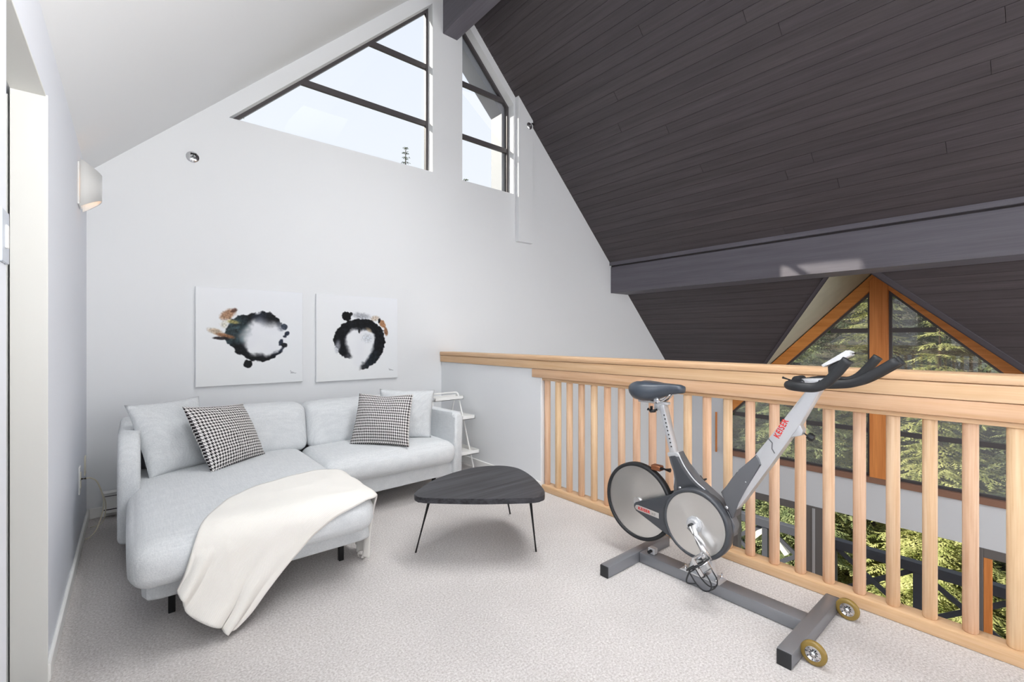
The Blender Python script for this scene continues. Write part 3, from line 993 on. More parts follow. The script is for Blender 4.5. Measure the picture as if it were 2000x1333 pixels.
def arm(x0, x1, zt, zf, rad):
    poly = []
    y0, y1 = 3.10 if x0 < 1 else 3.035, 3.97
    poly += [(y1, 0.145), (y1, zt)]
    for k in range(9):
        a = pi / 2 + k / 8 * pi / 2
        poly.append((y0 + rad + rad * math.cos(a), zf - rad + rad * math.sin(a)))
    poly += [(y0, 0.165), (y0 + 0.02, 0.145)]
    bm = B(); prism(bm, poly, YZ, x0, x1, 0.03, 4)
    return obj('arm', bm, M_sofa, sf, angle=60)
arm(-0.06, 0.035, 0.70, 0.70, 0.14)
arm(1.945, 2.025, 0.635, 0.635, 0.035)
for (x, y) in ((0.136, 2.535), (0.883, 2.53), (1.93, 3.33), (1.93, 3.86), (0.10, 3.86), (1.0, 3.86)):
    bm = B(); box(bm, (x - 0.013, y - 0.013, 0), (x + 0.013, y + 0.013, 0.135), 0.002, 1); box(bm, (x - 0.04, y - 0.03, 0.13), (x + 0.04, y + 0.03, 0.142), 0.002, 1)
    obj('leg', bm, M_black, sf)

# loose cushions
def loose(name, corners, thick, mat, label, cat, group, **kw):
    o, _ = pillow(name, corners, thick, mat, None, **kw)
    return tag(o, label, cat, group)
loose('cushion', [(0.075, 3.26, 0.425), (0.385, 3.435, 0.425), (0.335, 3.60, 0.845), (-0.035, 3.39, 0.843)], 0.17, M_cush,
      'large plain grey cushion in the left corner of the sofa', 'cushion', 'loose sofa cushions', pinch=0.06, seed=1)
loose('cushion', [(1.47, 3.42, 0.425), (1.83, 3.20, 0.425), (1.905, 3.27, 0.80), (1.525, 3.48, 0.82)], 0.15, M_cush,
      'large plain grey cushion against the right arm of the sofa', 'cushion', 'loose sofa cushions', pinch=0.06, seed=4)
loose('cushion', [(0.352, 3.14, 0.435), (0.695, 3.44, 0.435), (0.576, 3.53, 0.782), (0.221, 3.251, 0.825)], 0.15, M_hound1,
      'black and white houndstooth cushion tilted on the chaise side', 'cushion', 'loose sofa cushions', pinch=0.05, seed=7)
loose('cushion', [(1.24, 3.37, 0.432), (1.545, 3.02, 0.432), (1.632, 3.12, 0.80), (1.35, 3.46, 0.797)], 0.15, M_hound2,
      'black and white houndstooth cushion with dented top on the right seat', 'cushion', 'loose sofa cushions', pinch=0.05, dent=0.06, seed=11)

# ------------------------------------------------------------------ knitted throw
def fold(q, r):
    if q <= 0: return q, 0.0
    if q < r * pi / 2:
        a = q / r
        return r * math.sin(a), r * (1 - math.cos(a))
    return r, r + q - r * pi / 2
def drape(a, yy):
    Xe, De, r = 0.90, 2.275, 0.078
    hx, dx = fold(a - Xe, r); hy, dy = fold(De - yy, r)
    crown = 0.018 * max(0, 1 - ((a - 0.47) / 0.5) ** 4) * max(0, min(1, (yy - 2.2) / 0.25))
    return V((Xe + hx, De - hy, 0.442 + crown - dx - dy))
Lp = [(1.36, 2.60), (1.20, 2.60), (1.02, 2.585), (0.93, 2.66), (0.814, 2.715), (0.669, 2.68), (0.481, 2.60), (0.368, 2.507), (0.281, 2.385), (0.213, 2.26), (0.168, 2.16), (0.140, 2.085), (0.112, 2.03)]
Rp = [(1.40, 2.42), (1.22, 2.38), (1.03, 2.30), (0.945, 2.215), (0.885, 2.195), (0.815, 2.178), (0.735, 2.155), (0.662, 2.115), (0.590, 2.055), (0.515, 1.985), (0.455, 1.915), (0.40, 1.85), (0.335, 1.795)]
def crv(P, t):
    pts = [V((p[0], p[1], 0)) for p in P]
    n = len(pts) - 1
    x = t * n; i = min(int(x), n - 1); f = x - i
    p1, p2 = pts[i], pts[i + 1]
    p0 = pts[i - 1] if i > 0 else p1 * 2 - p2
    p3 = pts[i + 2] if i + 2 <= n else p2 * 2 - p1
    return 0.5 * ((2 * p1) + (p2 - p0) * f + (2 * p0 - 5 * p1 + 4 * p2 - p3) * f * f + (3 * p1 - p0 - 3 * p2 + p3) * f ** 3)
bm = B(); uvl = bm.loops.layers.uv.new('UVMap')
NT, NS = 110, 40
g = []
for i in range(NT + 1):
    t = i / NT
    a, b = crv(Lp, t), crv(Rp, t)
    row = []
    for j in range(NS + 1):
        s = j / NS
        q = a.lerp(b, s)
        # hem dips between its ends
        hem = max(0, (t - 0.86) / 0.14)
        q.y -= 0.045 * hem * max(0, math.sin(pi * (s - 0.2) / 0.8))
        p = drape(q.x, q.y)
        wv = max(0, min(1, (t - 0.66) / 0.34))
        fo = math.sin(s * 2 * pi * 1.55) * 0.030 * wv ** 1.4 * min(1, s * 6) + 0.012 * wv * math.sin(s * 19 + t * 6)
        p.y -= 0.012 * wv + abs(fo) if p.z < 0.36 else 0.006 * wv
        p.x += 0.02 * wv * math.cos(s * 2 * pi * 1.55)
        p.z += 0.006 * noise.noise(V((q.x * 9, q.y * 9, 3))) + 0.004
        wr_ = max(0, (0.14 - t) / 0.14)
        p.x += wr_ * (0.02 * math.sin(s * 13) + 0.012)
        p.z = max(p.z, 0.012 + 0.012 * abs(math.sin(s * 9)))
        row.append(bm.verts.new(p))
    g.append(row)
for i in range(NT):
    for j in range(NS):
        f = bm.faces.new((g[i][j], g[i][j + 1], g[i + 1][j + 1], g[i + 1][j]))
        for lp, (di, dj) in zip(f.loops, ((0, 0), (0, 1), (1, 1), (1, 0))):
            lp[uvl].uv = ((j + dj) / NS * 0.9, (i + di) / NT * 2.2)
th = obj('throw_blanket', bm, M_knit, None, True)
md = th.modifiers.new('thickness', 'SOLIDIFY'); md.thickness = 0.010; md.offset = 1.0
tag(th, 'cream knitted throw draped over the end of the chaise', 'blanket')
# crumpled end on the carpet
# (the hanging end bunches up beside the chaise leg)

# ------------------------------------------------------------------ coffee table
tb = thing('coffee_table', 'low black wood coffee table with a rounded triangular top on thin legs', 'table', (1.6, 2.15, 0))
ol = [(1.200, 2.262), (1.345, 2.365), (1.47, 2.415), (1.612, 2.443), (1.72, 2.445), (1.80, 2.42), (1.87, 2.375), (1.912, 2.315), (1.925, 2.24), (1.905, 2.14), (1.86, 2.02), (1.795, 1.89), (1.745, 1.81), (1.70, 1.773), (1.655, 1.772), (1.60, 1.80), (1.45, 1.908), (1.33, 2.01), (1.20, 2.135), (1.168, 2.185), (1.172, 2.225)]
ol = [(p.x, p.y) for p in smooth_path([V((x, y, 0)) for x, y in ol], 4, True)]
bm = B(); prism(bm, ol[::-1], XY, 0.348, 0.377, 0.004, 2)
obj('table_top', bm, M_tabletop, tb, angle=40)
for (tx, ty), (fx, fy) in (((1.275, 2.225), (1.241, 2.344)), ((1.69, 1.87), (1.776, 1.913)), ((1.845, 2.31), (2.02, 2.44))):
    if (fx, fy) == (1.241, 2.344): tx, ty = 1.262, 2.215
    bm = B(); tube(bm, [(tx, ty, 0.349), (fx, fy, 0.0)], [0.0085, 0.005], 10); obj('leg', bm, M_black, tb, True)

# ------------------------------------------------------------------ canvases
def sst(a, b, x):
    t = max(0.0, min(1.0, (x - a) / (b - a))) if a != b else float(x > a)
    return t * t * (3 - 2 * t)
def ring_paint(cfg):
    cx, cy = cfg['c']
    keys = cfg['keys']   # (deg, outer, inner, innersoft, color)
    def key(deg):
        deg %= 360
        for i in range(len(keys)):
            k0 = keys[i]; k1 = keys[(i + 1) % len(keys)]
            d0, d1_ = k0[0], k1[0] if k1[0] > k0[0] else k1[0] + 360
            dd = deg if deg >= d0 else deg + 360
            if d0 <= dd < d1_:
                f = (dd - d0) / (d1_ - d0)
                mixn = lambda a, b: a + (b - a) * f
                return [mixn(k0[j], k1[j]) for j in (1, 2, 3, 5)] + [tuple(mixn(p, q) for p, q in zip(k0[4], k1[4]))]
        return None
    def paint(u, v):
        col = [238 - 3 * u, 240 - 2 * u, 243 - 3 * v]
        def over(c, al):
            for i in range(3): col[i] = col[i] * (1 - al) + c[i] * al
        dx, dy = u - cx, cy - v
        r = math.hypot(dx, dy); th_ = math.degrees(math.atan2(dy, dx))
        n1 = noise.noise(V((u * 9, v * 9, cfg['seed']))); n2 = noise.noise(V((u * 26, v * 26, cfg['seed'] + 5))); n3 = noise.noise(V((u * 60, v * 60, cfg['seed'] + 9)))
        ro, ri, soft, op, c = key(th_ + n1 * 9)
        # pale wash inside the ring
        over((222, 224, 232), 0.5 * sst(ri + 0.05, ri - 0.03, r) * (0.5 + 0.5 * n1))
        rr = r + n2 * 0.016 + n3 * 0.006 + n1 * 0.012
        al = sst(ro + 0.006, ro - 0.006, rr) * sst(ri - soft, ri + soft * 0.35, rr + 0.02 * n1) * op
        dk = 0.72 + 0.45 * (n2 + n3 * 0.7)
        over(tuple(max(8, q * max(0.45, dk)) for q in c), max(0, min(1, al)))
        for (bx, by, ax, ay, rot, c, op2, sf_) in cfg['blobs']:
            ca, sa = math.cos(rot), math.sin(rot)
            ex = ((u - bx) * ca + (v - by) * sa) / ax; ey = (-(u - bx) * sa + (v - by) * ca) / ay
            d = math.hypot(ex, ey) + n2 * 0.22 + n3 * 0.12
            over(tuple(max(6, q * (0.85 + 0.35 * n3)) for q in c), op2 * sst(1 + sf_, 1 - sf_, d))
        for st in cfg['sign']:
            for (x0, y0), (x1, y1) in zip(st, st[1:]):
                L2 = (x1 - x0) ** 2 + (y1 - y0) ** 2
                t = max(0, min(1, ((u - x0) * (x1 - x0) + (v - y0) * (y1 - y0)) / L2))
                d = math.hypot(u - x0 - t * (x1 - x0), v - y0 - t * (y1 - y0))
                over((120, 122, 128), 0.7 * sst(0.004, 0.001, d))
        return col
    return paint
def lin(c):
    c /= 255
    return c / 12.92 if c <= 0.04045 else ((c + 0.055) / 1.055) ** 2.4
def canvas(label, x0, x1, z0, z1, cfg, N=190):
    root = thing('canvas_painting', label, 'painting', ((x0 + x1) / 2, BY, z0), 'ink ring canvases over the sofa')
    bm = B(); box(bm, (x0, BY - 0.024, z0), (x1, BY - 0.001, z1), 0.002, 1)
    obj('stretcher', bm, M_canvas, root)
    vs = []; fs = []; cols = []
    P = ring_paint(cfg)
    for j in range(N + 1):
        for i in range(N + 1):
            u, v = i / N, j / N
            vs.append((x0 + 0.002 + (x1 - x0 - 0.004) * u, BY - 0.0246, z1 - 0.002 - (z1 - z0 - 0.004) * v))
            c = P(u, v); cols += [lin(max(0, c[0])), lin(max(0, c[1])), lin(max(0, c[2])), 1.0]
    for j in range(N):
        for i in range(N):
            a = j * (N + 1) + i
            fs.append((a, a + N + 1, a + N + 2, a + 1))
    me = bpy.data.meshes.new('painted_face'); me.from_pydata(vs, [], fs)
    at = me.attributes.new('paint', 'FLOAT_COLOR', 'POINT'); at.data.foreach_set('color', cols)
    finish('painted_face', me, M_paint, root)
K = (24, 26, 32); NB = (40, 48, 66); TEAL = (58, 76, 82)
# keys: degree, outer r, inner r, inner softness, colour, opacity
cfg1 = dict(seed=2.0, c=(0.59, 0.50),
    keys=[(0, 0.22, 0.20, 0.02, NB, 0.0), (28, 0.24, 0.22, 0.02, NB, 0.0), (46, 0.245, 0.20, 0.08, K, 1.0), (70, 0.275, 0.19, 0.10, K, 1.0), (95, 0.27, 0.20, 0.09, NB, 0.95), (118, 0.265, 0.20, 0.05, K, 1.0),
          (145, 0.33, 0.19, 0.07, TEAL, 1.0), (170, 0.34, 0.20, 0.09, TEAL, 0.95), (190, 0.34, 0.20, 0.08, TEAL, 1.0), (205, 0.30, 0.20, 0.06, K, 1.0), (230, 0.265, 0.215, 0.03, K, 1.0), (262, 0.265, 0.205, 0.05, K, 1.0),
          (290, 0.262, 0.215, 0.03, K, 1.0), (315, 0.25, 0.222, 0.02, NB, 1.0), (332, 0.25, 0.226, 0.015, NB, 0.8), (345, 0.22, 0.21, 0.02, NB, 0.0)],
    blobs=[(0.275, 0.27, 0.075, 0.045, -0.6, (186, 140, 106), 0.9, 0.35), (0.33, 0.225, 0.03, 0.02, -0.4, (96, 62, 50), 0.8, 0.4), (0.32, 0.345, 0.055, 0.018, 0.1, (206, 192, 120), 0.8, 0.5), (0.24, 0.375, 0.03, 0.03, 0, (228, 222, 196), 0.6, 0.6),
           (0.165, 0.445, 0.06, 0.028, 0.35, (214, 190, 160), 0.85, 0.45), (0.25, 0.49, 0.085, 0.022, 0.25, (160, 110, 76), 0.9, 0.35), (0.215, 0.515, 0.07, 0.016, 0.05, (46, 40, 42), 0.95, 0.25),
           (0.81, 0.39, 0.034, 0.034, 0, (62, 72, 88), 0.95, 0.15), (0.775, 0.415, 0.03, 0.02, 0, (140, 146, 160), 0.6, 0.6), (0.835, 0.465, 0.03, 0.022, -0.9, NB, 0.95, 0.15), (0.815, 0.495, 0.02, 0.014, 0, NB, 0.9, 0.2), (0.775, 0.56, 0.022, 0.04, 0.3, NB, 0.95, 0.15), (0.81, 0.59, 0.034, 0.026, 0.2, K, 0.95, 0.15),
           (0.55, 0.245, 0.03, 0.014, -0.4, (236, 238, 242), 0.8, 0.3), (0.455, 0.785, 0.042, 0.040, 0, (20, 22, 24), 1.0, 0.08)],
    sign=[[(0.875, 0.875), (0.88, 0.905), (0.89, 0.89), (0.897, 0.905), (0.905, 0.895), (0.915, 0.905), (0.93, 0.903)]])
cfg2 = dict(seed=14.0, c=(0.515, 0.545),
    keys=[(0, 0.315, 0.19, 0.03, K, 1.0), (30, 0.315, 0.20, 0.03, K, 1.0), (60, 0.295, 0.19, 0.05, K, 1.0), (90, 0.275, 0.17, 0.04, K, 1.0), (120, 0.28, 0.18, 0.03, K, 1.0), (150, 0.315, 0.185, 0.04, K, 1.0), (175, 0.325, 0.19, 0.05, K, 1.0),
          (195, 0.29, 0.20, 0.05, K, 1.0), (215, 0.28, 0.20, 0.06, K, 1.0), (234, 0.255, 0.20, 0.03, (70, 70, 78), 0.9), (244, 0.24, 0.21, 0.03, (150, 150, 158), 0.0), (262, 0.34, 0.31, 0.02, (90, 92, 100), 0.0),
          (272, 0.335, 0.285, 0.02, (40, 42, 48), 0.9), (290, 0.325, 0.245, 0.05, (40, 46, 56), 1.0), (315, 0.315, 0.20, 0.05, (36, 46, 54), 1.0), (340, 0.31, 0.19, 0.06, K, 1.0)],
    blobs=[(0.345, 0.245, 0.055, 0.055, 0, (16, 17, 19), 1.0, 0.06), (0.40, 0.215, 0.02, 0.022, 0, (16, 17, 19), 1.0, 0.15), (0.53, 0.235, 0.10, 0.035, 0.1, (176, 180, 190), 0.75, 0.5), (0.70, 0.26, 0.05, 0.03, -0.2, (226, 206, 184), 0.8, 0.5),
           (0.795, 0.325, 0.035, 0.055, -0.6, (188, 136, 96), 0.95, 0.2), (0.845, 0.42, 0.024, 0.05, -0.15, (150, 102, 68), 0.9, 0.25), (0.755, 0.285, 0.016, 0.03, 0.2, (22, 20, 22), 0.95, 0.2), (0.62, 0.40, 0.04, 0.02, 0.6, (214, 188, 150), 0.6, 0.6),
           (0.50, 0.415, 0.014, 0.03, 0, (30, 30, 34), 0.9, 0.25), (0.24, 0.60, 0.03, 0.07, 0.15, (206, 210, 220), 0.7, 0.5), (0.60, 0.50, 0.06, 0.05, 0, (222, 230, 240), 0.6, 0.6)],
    sign=[[(0.885, 0.885), (0.89, 0.905), (0.90, 0.892), (0.907, 0.905), (0.915, 0.898), (0.925, 0.905), (0.94, 0.904)]])
canvas('square canvas with an open ink ring and tan smudge, nearer the left wall', 0.367, 1.130, 0.852, 1.618, cfg1)
canvas('square canvas with a bolder black ink ring, gap at the bottom', 1.240, 2.010, 0.838, 1.616, cfg2)

# ------------------------------------------------------------------ wall sconce
sc = thing('wall_sconce', 'white half-round wall lamp high on the left wall corner', 'wall lamp', (LX, 3.62, 1.95))
bm = B()
def sring(z_in, z_out, r, k=16):
    pts = []
    for i in range(k + 1):
        a = -pi / 2 + pi * i / k
        ex = math.cos(a); ey = math.sin(a)
        x = LX + 0.012 + r * 1.05 * ex
        pts.append((x, 3.60 + 0.10 * (r / 0.1) * ey, z_in + (z_out - z_in) * ex))
    return pts
bo = [bm.verts.new(p) for p in sring(1.965, 2.025, 0.085)]; to_ = [bm.verts.new(p) for p in sring(2.235, 2.175, 0.085)]
bi = [bm.verts.new(p) for p in sring(1.967, 2.027, 0.081)]; ti = [bm.verts.new(p) for p in sring(2.233, 2.173, 0.081)]
for i in range(16):
    bm.faces.new((bo[i], bo[i + 1], to_[i + 1], to_[i])); bm.faces.new((bi[i + 1], bi[i], ti[i], ti[i + 1]))
    bm.faces.new((bo[i + 1], bo[i], bi[i], bi[i + 1])); bm.faces.new((to_[i], to_[i + 1], ti[i + 1], ti[i]))
obj('shade', bm, M_white_metal, sc, True)
bm = B(); box(bm, (LX, 3.525, 1.98), (LX + 0.012, 3.675, 2.22), 0.003, 1); obj('back_plate', bm, M_white_metal, sc)
bm = B(); lathe(bm, [(0.0, 2.03), (0.026, 2.03), (0.032, 2.06), (0.026, 2.09), (0.013, 2.11), (0.013, 2.15), (0, 2.15)], (LX + 0.055, 3.60, 0), (0, 0, 1), 16, False)
b_ = MB_('warm_bulb'); b_.p.inputs['Emission Color'].default_value = (1.0, 0.55, 0.25, 1); b_.p.inputs['Emission Strength'].default_value = 2.5
obj('bulb', bm, b_.m, sc, True)

# ------------------------------------------------------------------ sprinkler heads
def sprinkler(label, x, z, y=BY):
    r = thing('sprinkler_head', label, 'sprinkler', (x, y, z), 'sidewall sprinklers')
    bm = B(); lathe(bm, [(0.0, 0.0), (0.040, 0.0), (0.042, 0.003), (0.034, 0.010), (0.018, 0.014), (0, 0.014)], (x, y, z), (0, -1, 0), 24, False); obj('escutcheon', bm, M_chrome, r, angle=30)
    bm = B(); tube(bm, [(x, y - 0.012, z), (x, y - 0.032, z)], 0.010, 12)
    for s in (-1, 1): tube(bm, [(x + s * 0.010, y - 0.03, z), (x + s * 0.013, y - 0.045, z), (x, y - 0.06, z)], 0.003, 6)
    obj('body', bm, M_chrome, r, angle=40)
    bm = B(); box(bm, (x - 0.018, y - 0.062, z - 0.004), (x + 0.020, y - 0.058, z + 0.012), 0.001, 1); box(bm, (x + 0.016, y - 0.062, z - 0.012), (x + 0.022, y - 0.045, z + 0.004), 0.001, 1)
    obj('deflector', bm, M_black, r)
sprinkler('small chrome sprinkler head on the gable wall above the left painting', 0.351, 2.595)
sprinkler('small dark chrome sprinkler head on the white boxed chase', 3.725, 3.82, BY - 0.06)

# ------------------------------------------------------------------ heater, outlets, cord
ht = thing('baseboard_heater', 'white electric baseboard heater on the gable wall behind the sofa', 'heater', (0.7, BY - 0.04, 0.03))
bm = B(); box(bm, (-0.155, BY - 0.072, 0.035), (1.7, BY - 0.014, 0.165), 0.004, 1); obj('casing', bm, M_trim, ht)
bm = B(); box(bm, (-0.15, BY - 0.0745, 0.150), (1.69, BY - 0.071, 0.154)); box(bm, (-0.15, BY - 0.0745, 0.058), (1.69, BY - 0.071, 0.064)); obj('vent_slot', bm, M_darktrim, ht)
bm = B(); box(bm, (-0.157, BY - 0.074, 0.166), (1.702, BY - 0.012, 0.176), 0.003, 1); obj('top_lip', bm, M_trim, ht)
op = thing('wall_outlet', 'white outlet plate on the left wall with a cable plugged in', 'outlet', (LX, 3.63, 0.40))
bm = B(); box(bm, (LX, 3.592, 0.322), (LX + 0.006, 3.668, 0.478), 0.002, 1); obj('plate', bm, M_trim, op)
bm = B(); box(bm, (LX + 0.006, 3.615, 0.405), (LX + 0.009, 3.645, 0.445), 0.001, 1); box(bm, (LX + 0.006, 3.615, 0.355), (LX + 0.009, 3.645, 0.395), 0.001, 1); obj('socket', bm, M_cord, op)
bm = B(); box(bm, (LX, 3.99, 0.34), (LX + 0.006, 4.065, 0.46), 0.002, 1)
tag(obj('jack_plate', bm, M_cord), 'cream jack plate on the left wall near the room corner', 'outlet')
cd = thing('cable', 'cream cable looping from the left wall outlet down to the carpet', 'cable', (LX + 0.05, 3.63, 0.0))
bm = B(); tube(bm, smooth_path([(LX + 0.028, 3.63, 0.405), (LX + 0.050, 3.65, 0.398), (LX + 0.080, 3.68, 0.353), (LX + 0.104, 3.72, 0.215), (LX + 0.076, 3.72, 0.080), (LX + 0.045, 3.73, 0.030), (LX + 0.018, 3.76, 0.006)], 8), 0.0035, 8); obj('wire', bm, M_cord, cd, True)
bm = B(); tube(bm, smooth_path([(LX + 0.097, 3.705, 0.29), (LX + 0.112, 3.75, 0.20), (LX + 0.095, 3.80, 0.08), (LX + 0.03, 3.98, 0.006)], 8), 0.003, 8); obj('wire', bm, M_cord, cd, True)
bm = B(); tube(bm, [(LX + 0.008, 3.63, 0.405), (LX + 0.030, 3.63, 0.405)], 0.006, 10); obj('plug', bm, M_brass, cd, True)
sw = thing('light_switch', 'pale grey switch plate on the left wall at the picture edge', 'switch', (LX, 1.60, 1.40))
bm = B(); box(bm, (LX, 1.56, 1.40), (LX + 0.006, 1.640, 1.525), 0.002, 1); obj('plate', bm, plain('grey_plate', srgb(190, 196, 206), 0.4), sw)
bm = B(); box(bm, (LX + 0.006, 1.590, 1.435), (LX + 0.010, 1.612, 1.49), 0.001, 1); obj('rocker', bm, M_trim, sw)

# ------------------------------------------------------------------ folding ladder shelf behind the sofa
ls = thing('ladder_shelf', 'small white metal folding ladder shelf between the sofa and half wall', 'shelf', (2.28, 3.62, 0))
XL_, XR_ = 2.14, 2.435
loopf = lambda: [(XL_, 3.47, 0.01), (XL_, 3.745, 0.70), (XR_, 3.745, 0.70), (XR_, 3.47, 0.01)]
def rounded(pts, r=0.03, closed=True):
    out = []
    n = len(pts); pts = [V(p) for p in pts]
    for i in range(n):
        a, b, c = pts[i - 1], pts[i], pts[(i + 1) % n]
        if not closed and i in (0, n - 1): out.append(b); continue
        p = b + (a - b).normalized() * r; q = b + (c - b).normalized() * r
        for k in range(6):
            t = k / 5
            out.append(p * (1 - t) ** 2 + b * 2 * t * (1 - t) + q * t * t)
    return out
bm = B(); tube(bm, rounded(loopf()), 0.0075, 10, False, True); obj('front_frame', bm, M_white_metal, ls, True)
bm = B(); tube(bm, rounded([(XL_ + 0.02, 3.98, 0.01), (XL_ + 0.02, 3.76, 0.66), (XR_ - 0.02, 3.76, 0.66), (XR_ - 0.02, 3.98, 0.01)]), 0.006, 10, False, True); obj('rear_frame', bm, M_white_metal, ls, True)
def tray(y0, y1, z, nm='tray'):
    bm = B()
    box(bm, (XL_ - 0.005, y0, z), (XR_ + 0.012, y1, z + 0.004))
    for lo, hi in (((XL_ - 0.005, y0, z), (XR_ + 0.012, y0 + 0.004, z + 0.032)), ((XL_ - 0.005, y1 - 0.004, z), (XR_ + 0.012, y1, z + 0.032)), ((XL_ - 0.005, y0, z), (XL_ - 0.001, y1, z + 0.032)), ((XR_ + 0.008, y0, z), (XR_ + 0.012, y1, z + 0.032))):
        box(bm, lo, hi)
    obj(nm, bm, M_white_metal, ls)
tray(3.47, 3.80, 0.478); tray(3.40, 3.86, 0.172); tray(3.66, 3.80, 0.64)
pt = thing('plant_pot', 'tan pot on the lower tray of the white ladder shelf', 'pot', (2.27, 3.66, 0.178))
bm = B(); lathe(bm, [(0.0, 0.177), (0.055, 0.177), (0.075, 0.30), (0.078, 0.31), (0.070, 0.31), (0.066, 0.29), (0, 0.285)], (2.28, 3.64, 0), (0, 0, 1), 24, False); obj('pot', bm, M_pot, pt, angle=40)

# ------------------------------------------------------------------ exercise bike.  local (f forward, s towards the room, z up)
CX, CY0 = 2.162, 1.46
bk = thing('exercise_bike', 'grey spin bike with silver flywheel standing by the railing', 'exercise bike', (CX, CY0, 0))
P = lambda f, s, z: (CX - s, CY0 - f, z)
FZ = lambda a, b, t: P(a, t, b)
def bbox(name, f0, f1, s0, s1, z0, z1, mat, parent=bk, bev=0.004):
    bm = B(); box(bm, (CX - s1, CY0 - f1, z0), (CX - s0, CY0 - f0, z1), bev, 2); return obj(name, bm, mat, parent, angle=40)
mb = bbox('main_beam', 0.0, 0.784, -0.042, 0.04, 0.002, 0.056, M_steel)
rf = bbox('rear_foot', -0.052, 0.0, -0.26, 0.305, 0.002, 0.058, M_steel)
ff = bbox('front_foot', 0.782, 0.836, -0.27, 0.30, 0.002, 0.058, M_steel)
for par, f0, f1, s in ((rf, -0.052, 0.0, 0.305), (rf, -0.052, 0.0, -0.26), (ff, 0.782, 0.836, 0.30), (ff, 0.782, 0.836, -0.27)):
    a, b = (s - 0.002, s + 0.006) if s > 0 else (s - 0.006, s + 0.002)
    bbox('end_cap', f0 + 0.002, f1 - 0.002, a, b, 0.0, 0.056, M_rubber, par, 0.002)
for s in (0.205, -0.225):
    bm = B(); lathe(bm, [(0.027, -0.010), (0.039, -0.011), (0.044, -0.005), (0.044, 0.005), (0.039, 0.011), (0.027, 0.010)], P(0.876, s, 0.044), (-1, 0, 0), 36, False)
    tire = obj('transport_wheel', bm, M_amber, bk, True)
    bm = B(); lathe(bm, [(0.0285, -0.009), (0.0285, 0.009), (0.0255, 0.009), (0.0255, -0.009), (0.0285, -0.009)], P(0.876, s, 0.044), (-1, 0, 0), 32, False)
    for k in range(9):
        a = 2 * pi * k / 9
        bar(bm, P(0.876 + 0.008 * math.cos(a), s, 0.0428 + 0.008 * math.sin(a)), P(0.876 + 0.0262 * math.cos(a), s, 0.0428 + 0.0262 * math.sin(a)), 0.005, 0.012)
    obj('spoked_hub', bm, M_chrome, tire, angle=40)
    bm = B(); lathe(bm, [(0, -0.016), (0.008, -0.016), (0.0085, 0.016), (0, 0.018)], P(0.876, s, 0.044), (-1, 0, 0), 16, False); obj('axle_bolt', bm, M_chrome, tire, True)
    bbox('wheel_bracket', 0.834, 0.884, s - 0.016, s - 0.012, 0.026, 0.056, M_steel, ff, 0.001)
# flywheel
FC = (-0.032, 0.318)
bm = B(); lathe(bm, [(0, -0.012), (0.198, -0.012), (0.199, 0.0), (0.198, 0.012), (0, 0.012)], P(FC[0], -0.005, FC[1]), (-1, 0, 0), 72, False)
fw = obj('flywheel', bm, M_disc, bk, angle=30)
bm = B(); lathe(bm, [(0.192, -0.020), (0.206, -0.022), (0.212, -0.012), (0.212, 0.012), (0.206, 0.020), (0.194, 0.020), (0.192, 0.013)], P(FC[0], -0.005, FC[1]), (-1, 0, 0), 72, False)
obj('guard_rim', bm, M_rubber, fw, True)
bm = B(); lathe(bm, [(0.0, -0.03), (0.022, -0.03), (0.022, 0.02), (0, 0.02)], P(FC[0], -0.005, FC[1]), (-1, 0, 0), 20, False); obj('hub', bm, M_chrome, fw, angle=40)
# chain cover: teardrop from flywheel hub to the chainring
RC = (0.328, 0.316)
def hull2(c0, r0, c1, r1, n=40):
    d = math.hypot(c1[0] - c0[0], c1[1] - c0[1]); th = math.atan2(c1[1] - c0[1], c1[0] - c0[0])
    al = math.acos((r0 - r1) / d)
    out = []
    for k in range(n + 1):
        a = th - al + 2 * al * k / n
        out.append((c1[0] + r1 * math.cos(a), c1[1] + r1 * math.sin(a)))
    for k in range(13):
        a = th + al + (2 * pi - 2 * al) * k / 12
        out.append((c0[0] + r0 * math.cos(a), c0[1] + r0 * math.sin(a)))
    return out
bm = B(); prism(bm, hull2((-0.005, 0.305), 0.024, RC, 0.150), FZ, 0.012, 0.052, 0.006, 3)
cv = obj('chain_cover', bm, M_dgrey, bk, angle=50)
bm = B(); lathe(bm, [(0.155, 0.008), (0.166, 0.008), (0.170, 0.016), (0.170, 0.055), (0.163, 0.064), (0.153, 0.062), (0.151, 0.054)], P(RC[0], 0, RC[1]), (-1, 0, 0), 80, False)
obj('guard_ring', bm, M_dgrey, cv, True)
bm = B(); lathe(bm, [(0, 0.056), (0.1515, 0.056), (0.152, 0.058), (0.150, 0.060), (0, 0.060)], P(RC[0], 0, RC[1]), (-1, 0, 0), 80, False)
obj('silver_disc', bm, M_disc, cv, angle=30)
ta = math.atan2(-0.004, 0.152)
bm = B()
bd = [(-0.012, 0.291), (-0.018, 0.300), (-0.012, 0.313), (0.0, 0.316), (0.128, 0.309), (0.128, 0.281), (0.0, 0.288)]
prism(bm, bd, FZ, 0.051, 0.055, 0.001, 1)
obj('badge', bm, M_badge, cv)
text_mesh('lettering', 'KEISER', 0.021, M_red, cv, P(0.040, 0.0556, 0.300), P(1, 0, -0.045)[0:0] or (0, -1, -0.05), (0, -0.05, 1), 1.05, 0.0006)
text_mesh('lettering', 'm3', 0.017, M_greyprint, cv, P(0.098, 0.0556, 0.297), (0, -1, -0.05), (0, -0.05, 1), 1.0, 0.0002)
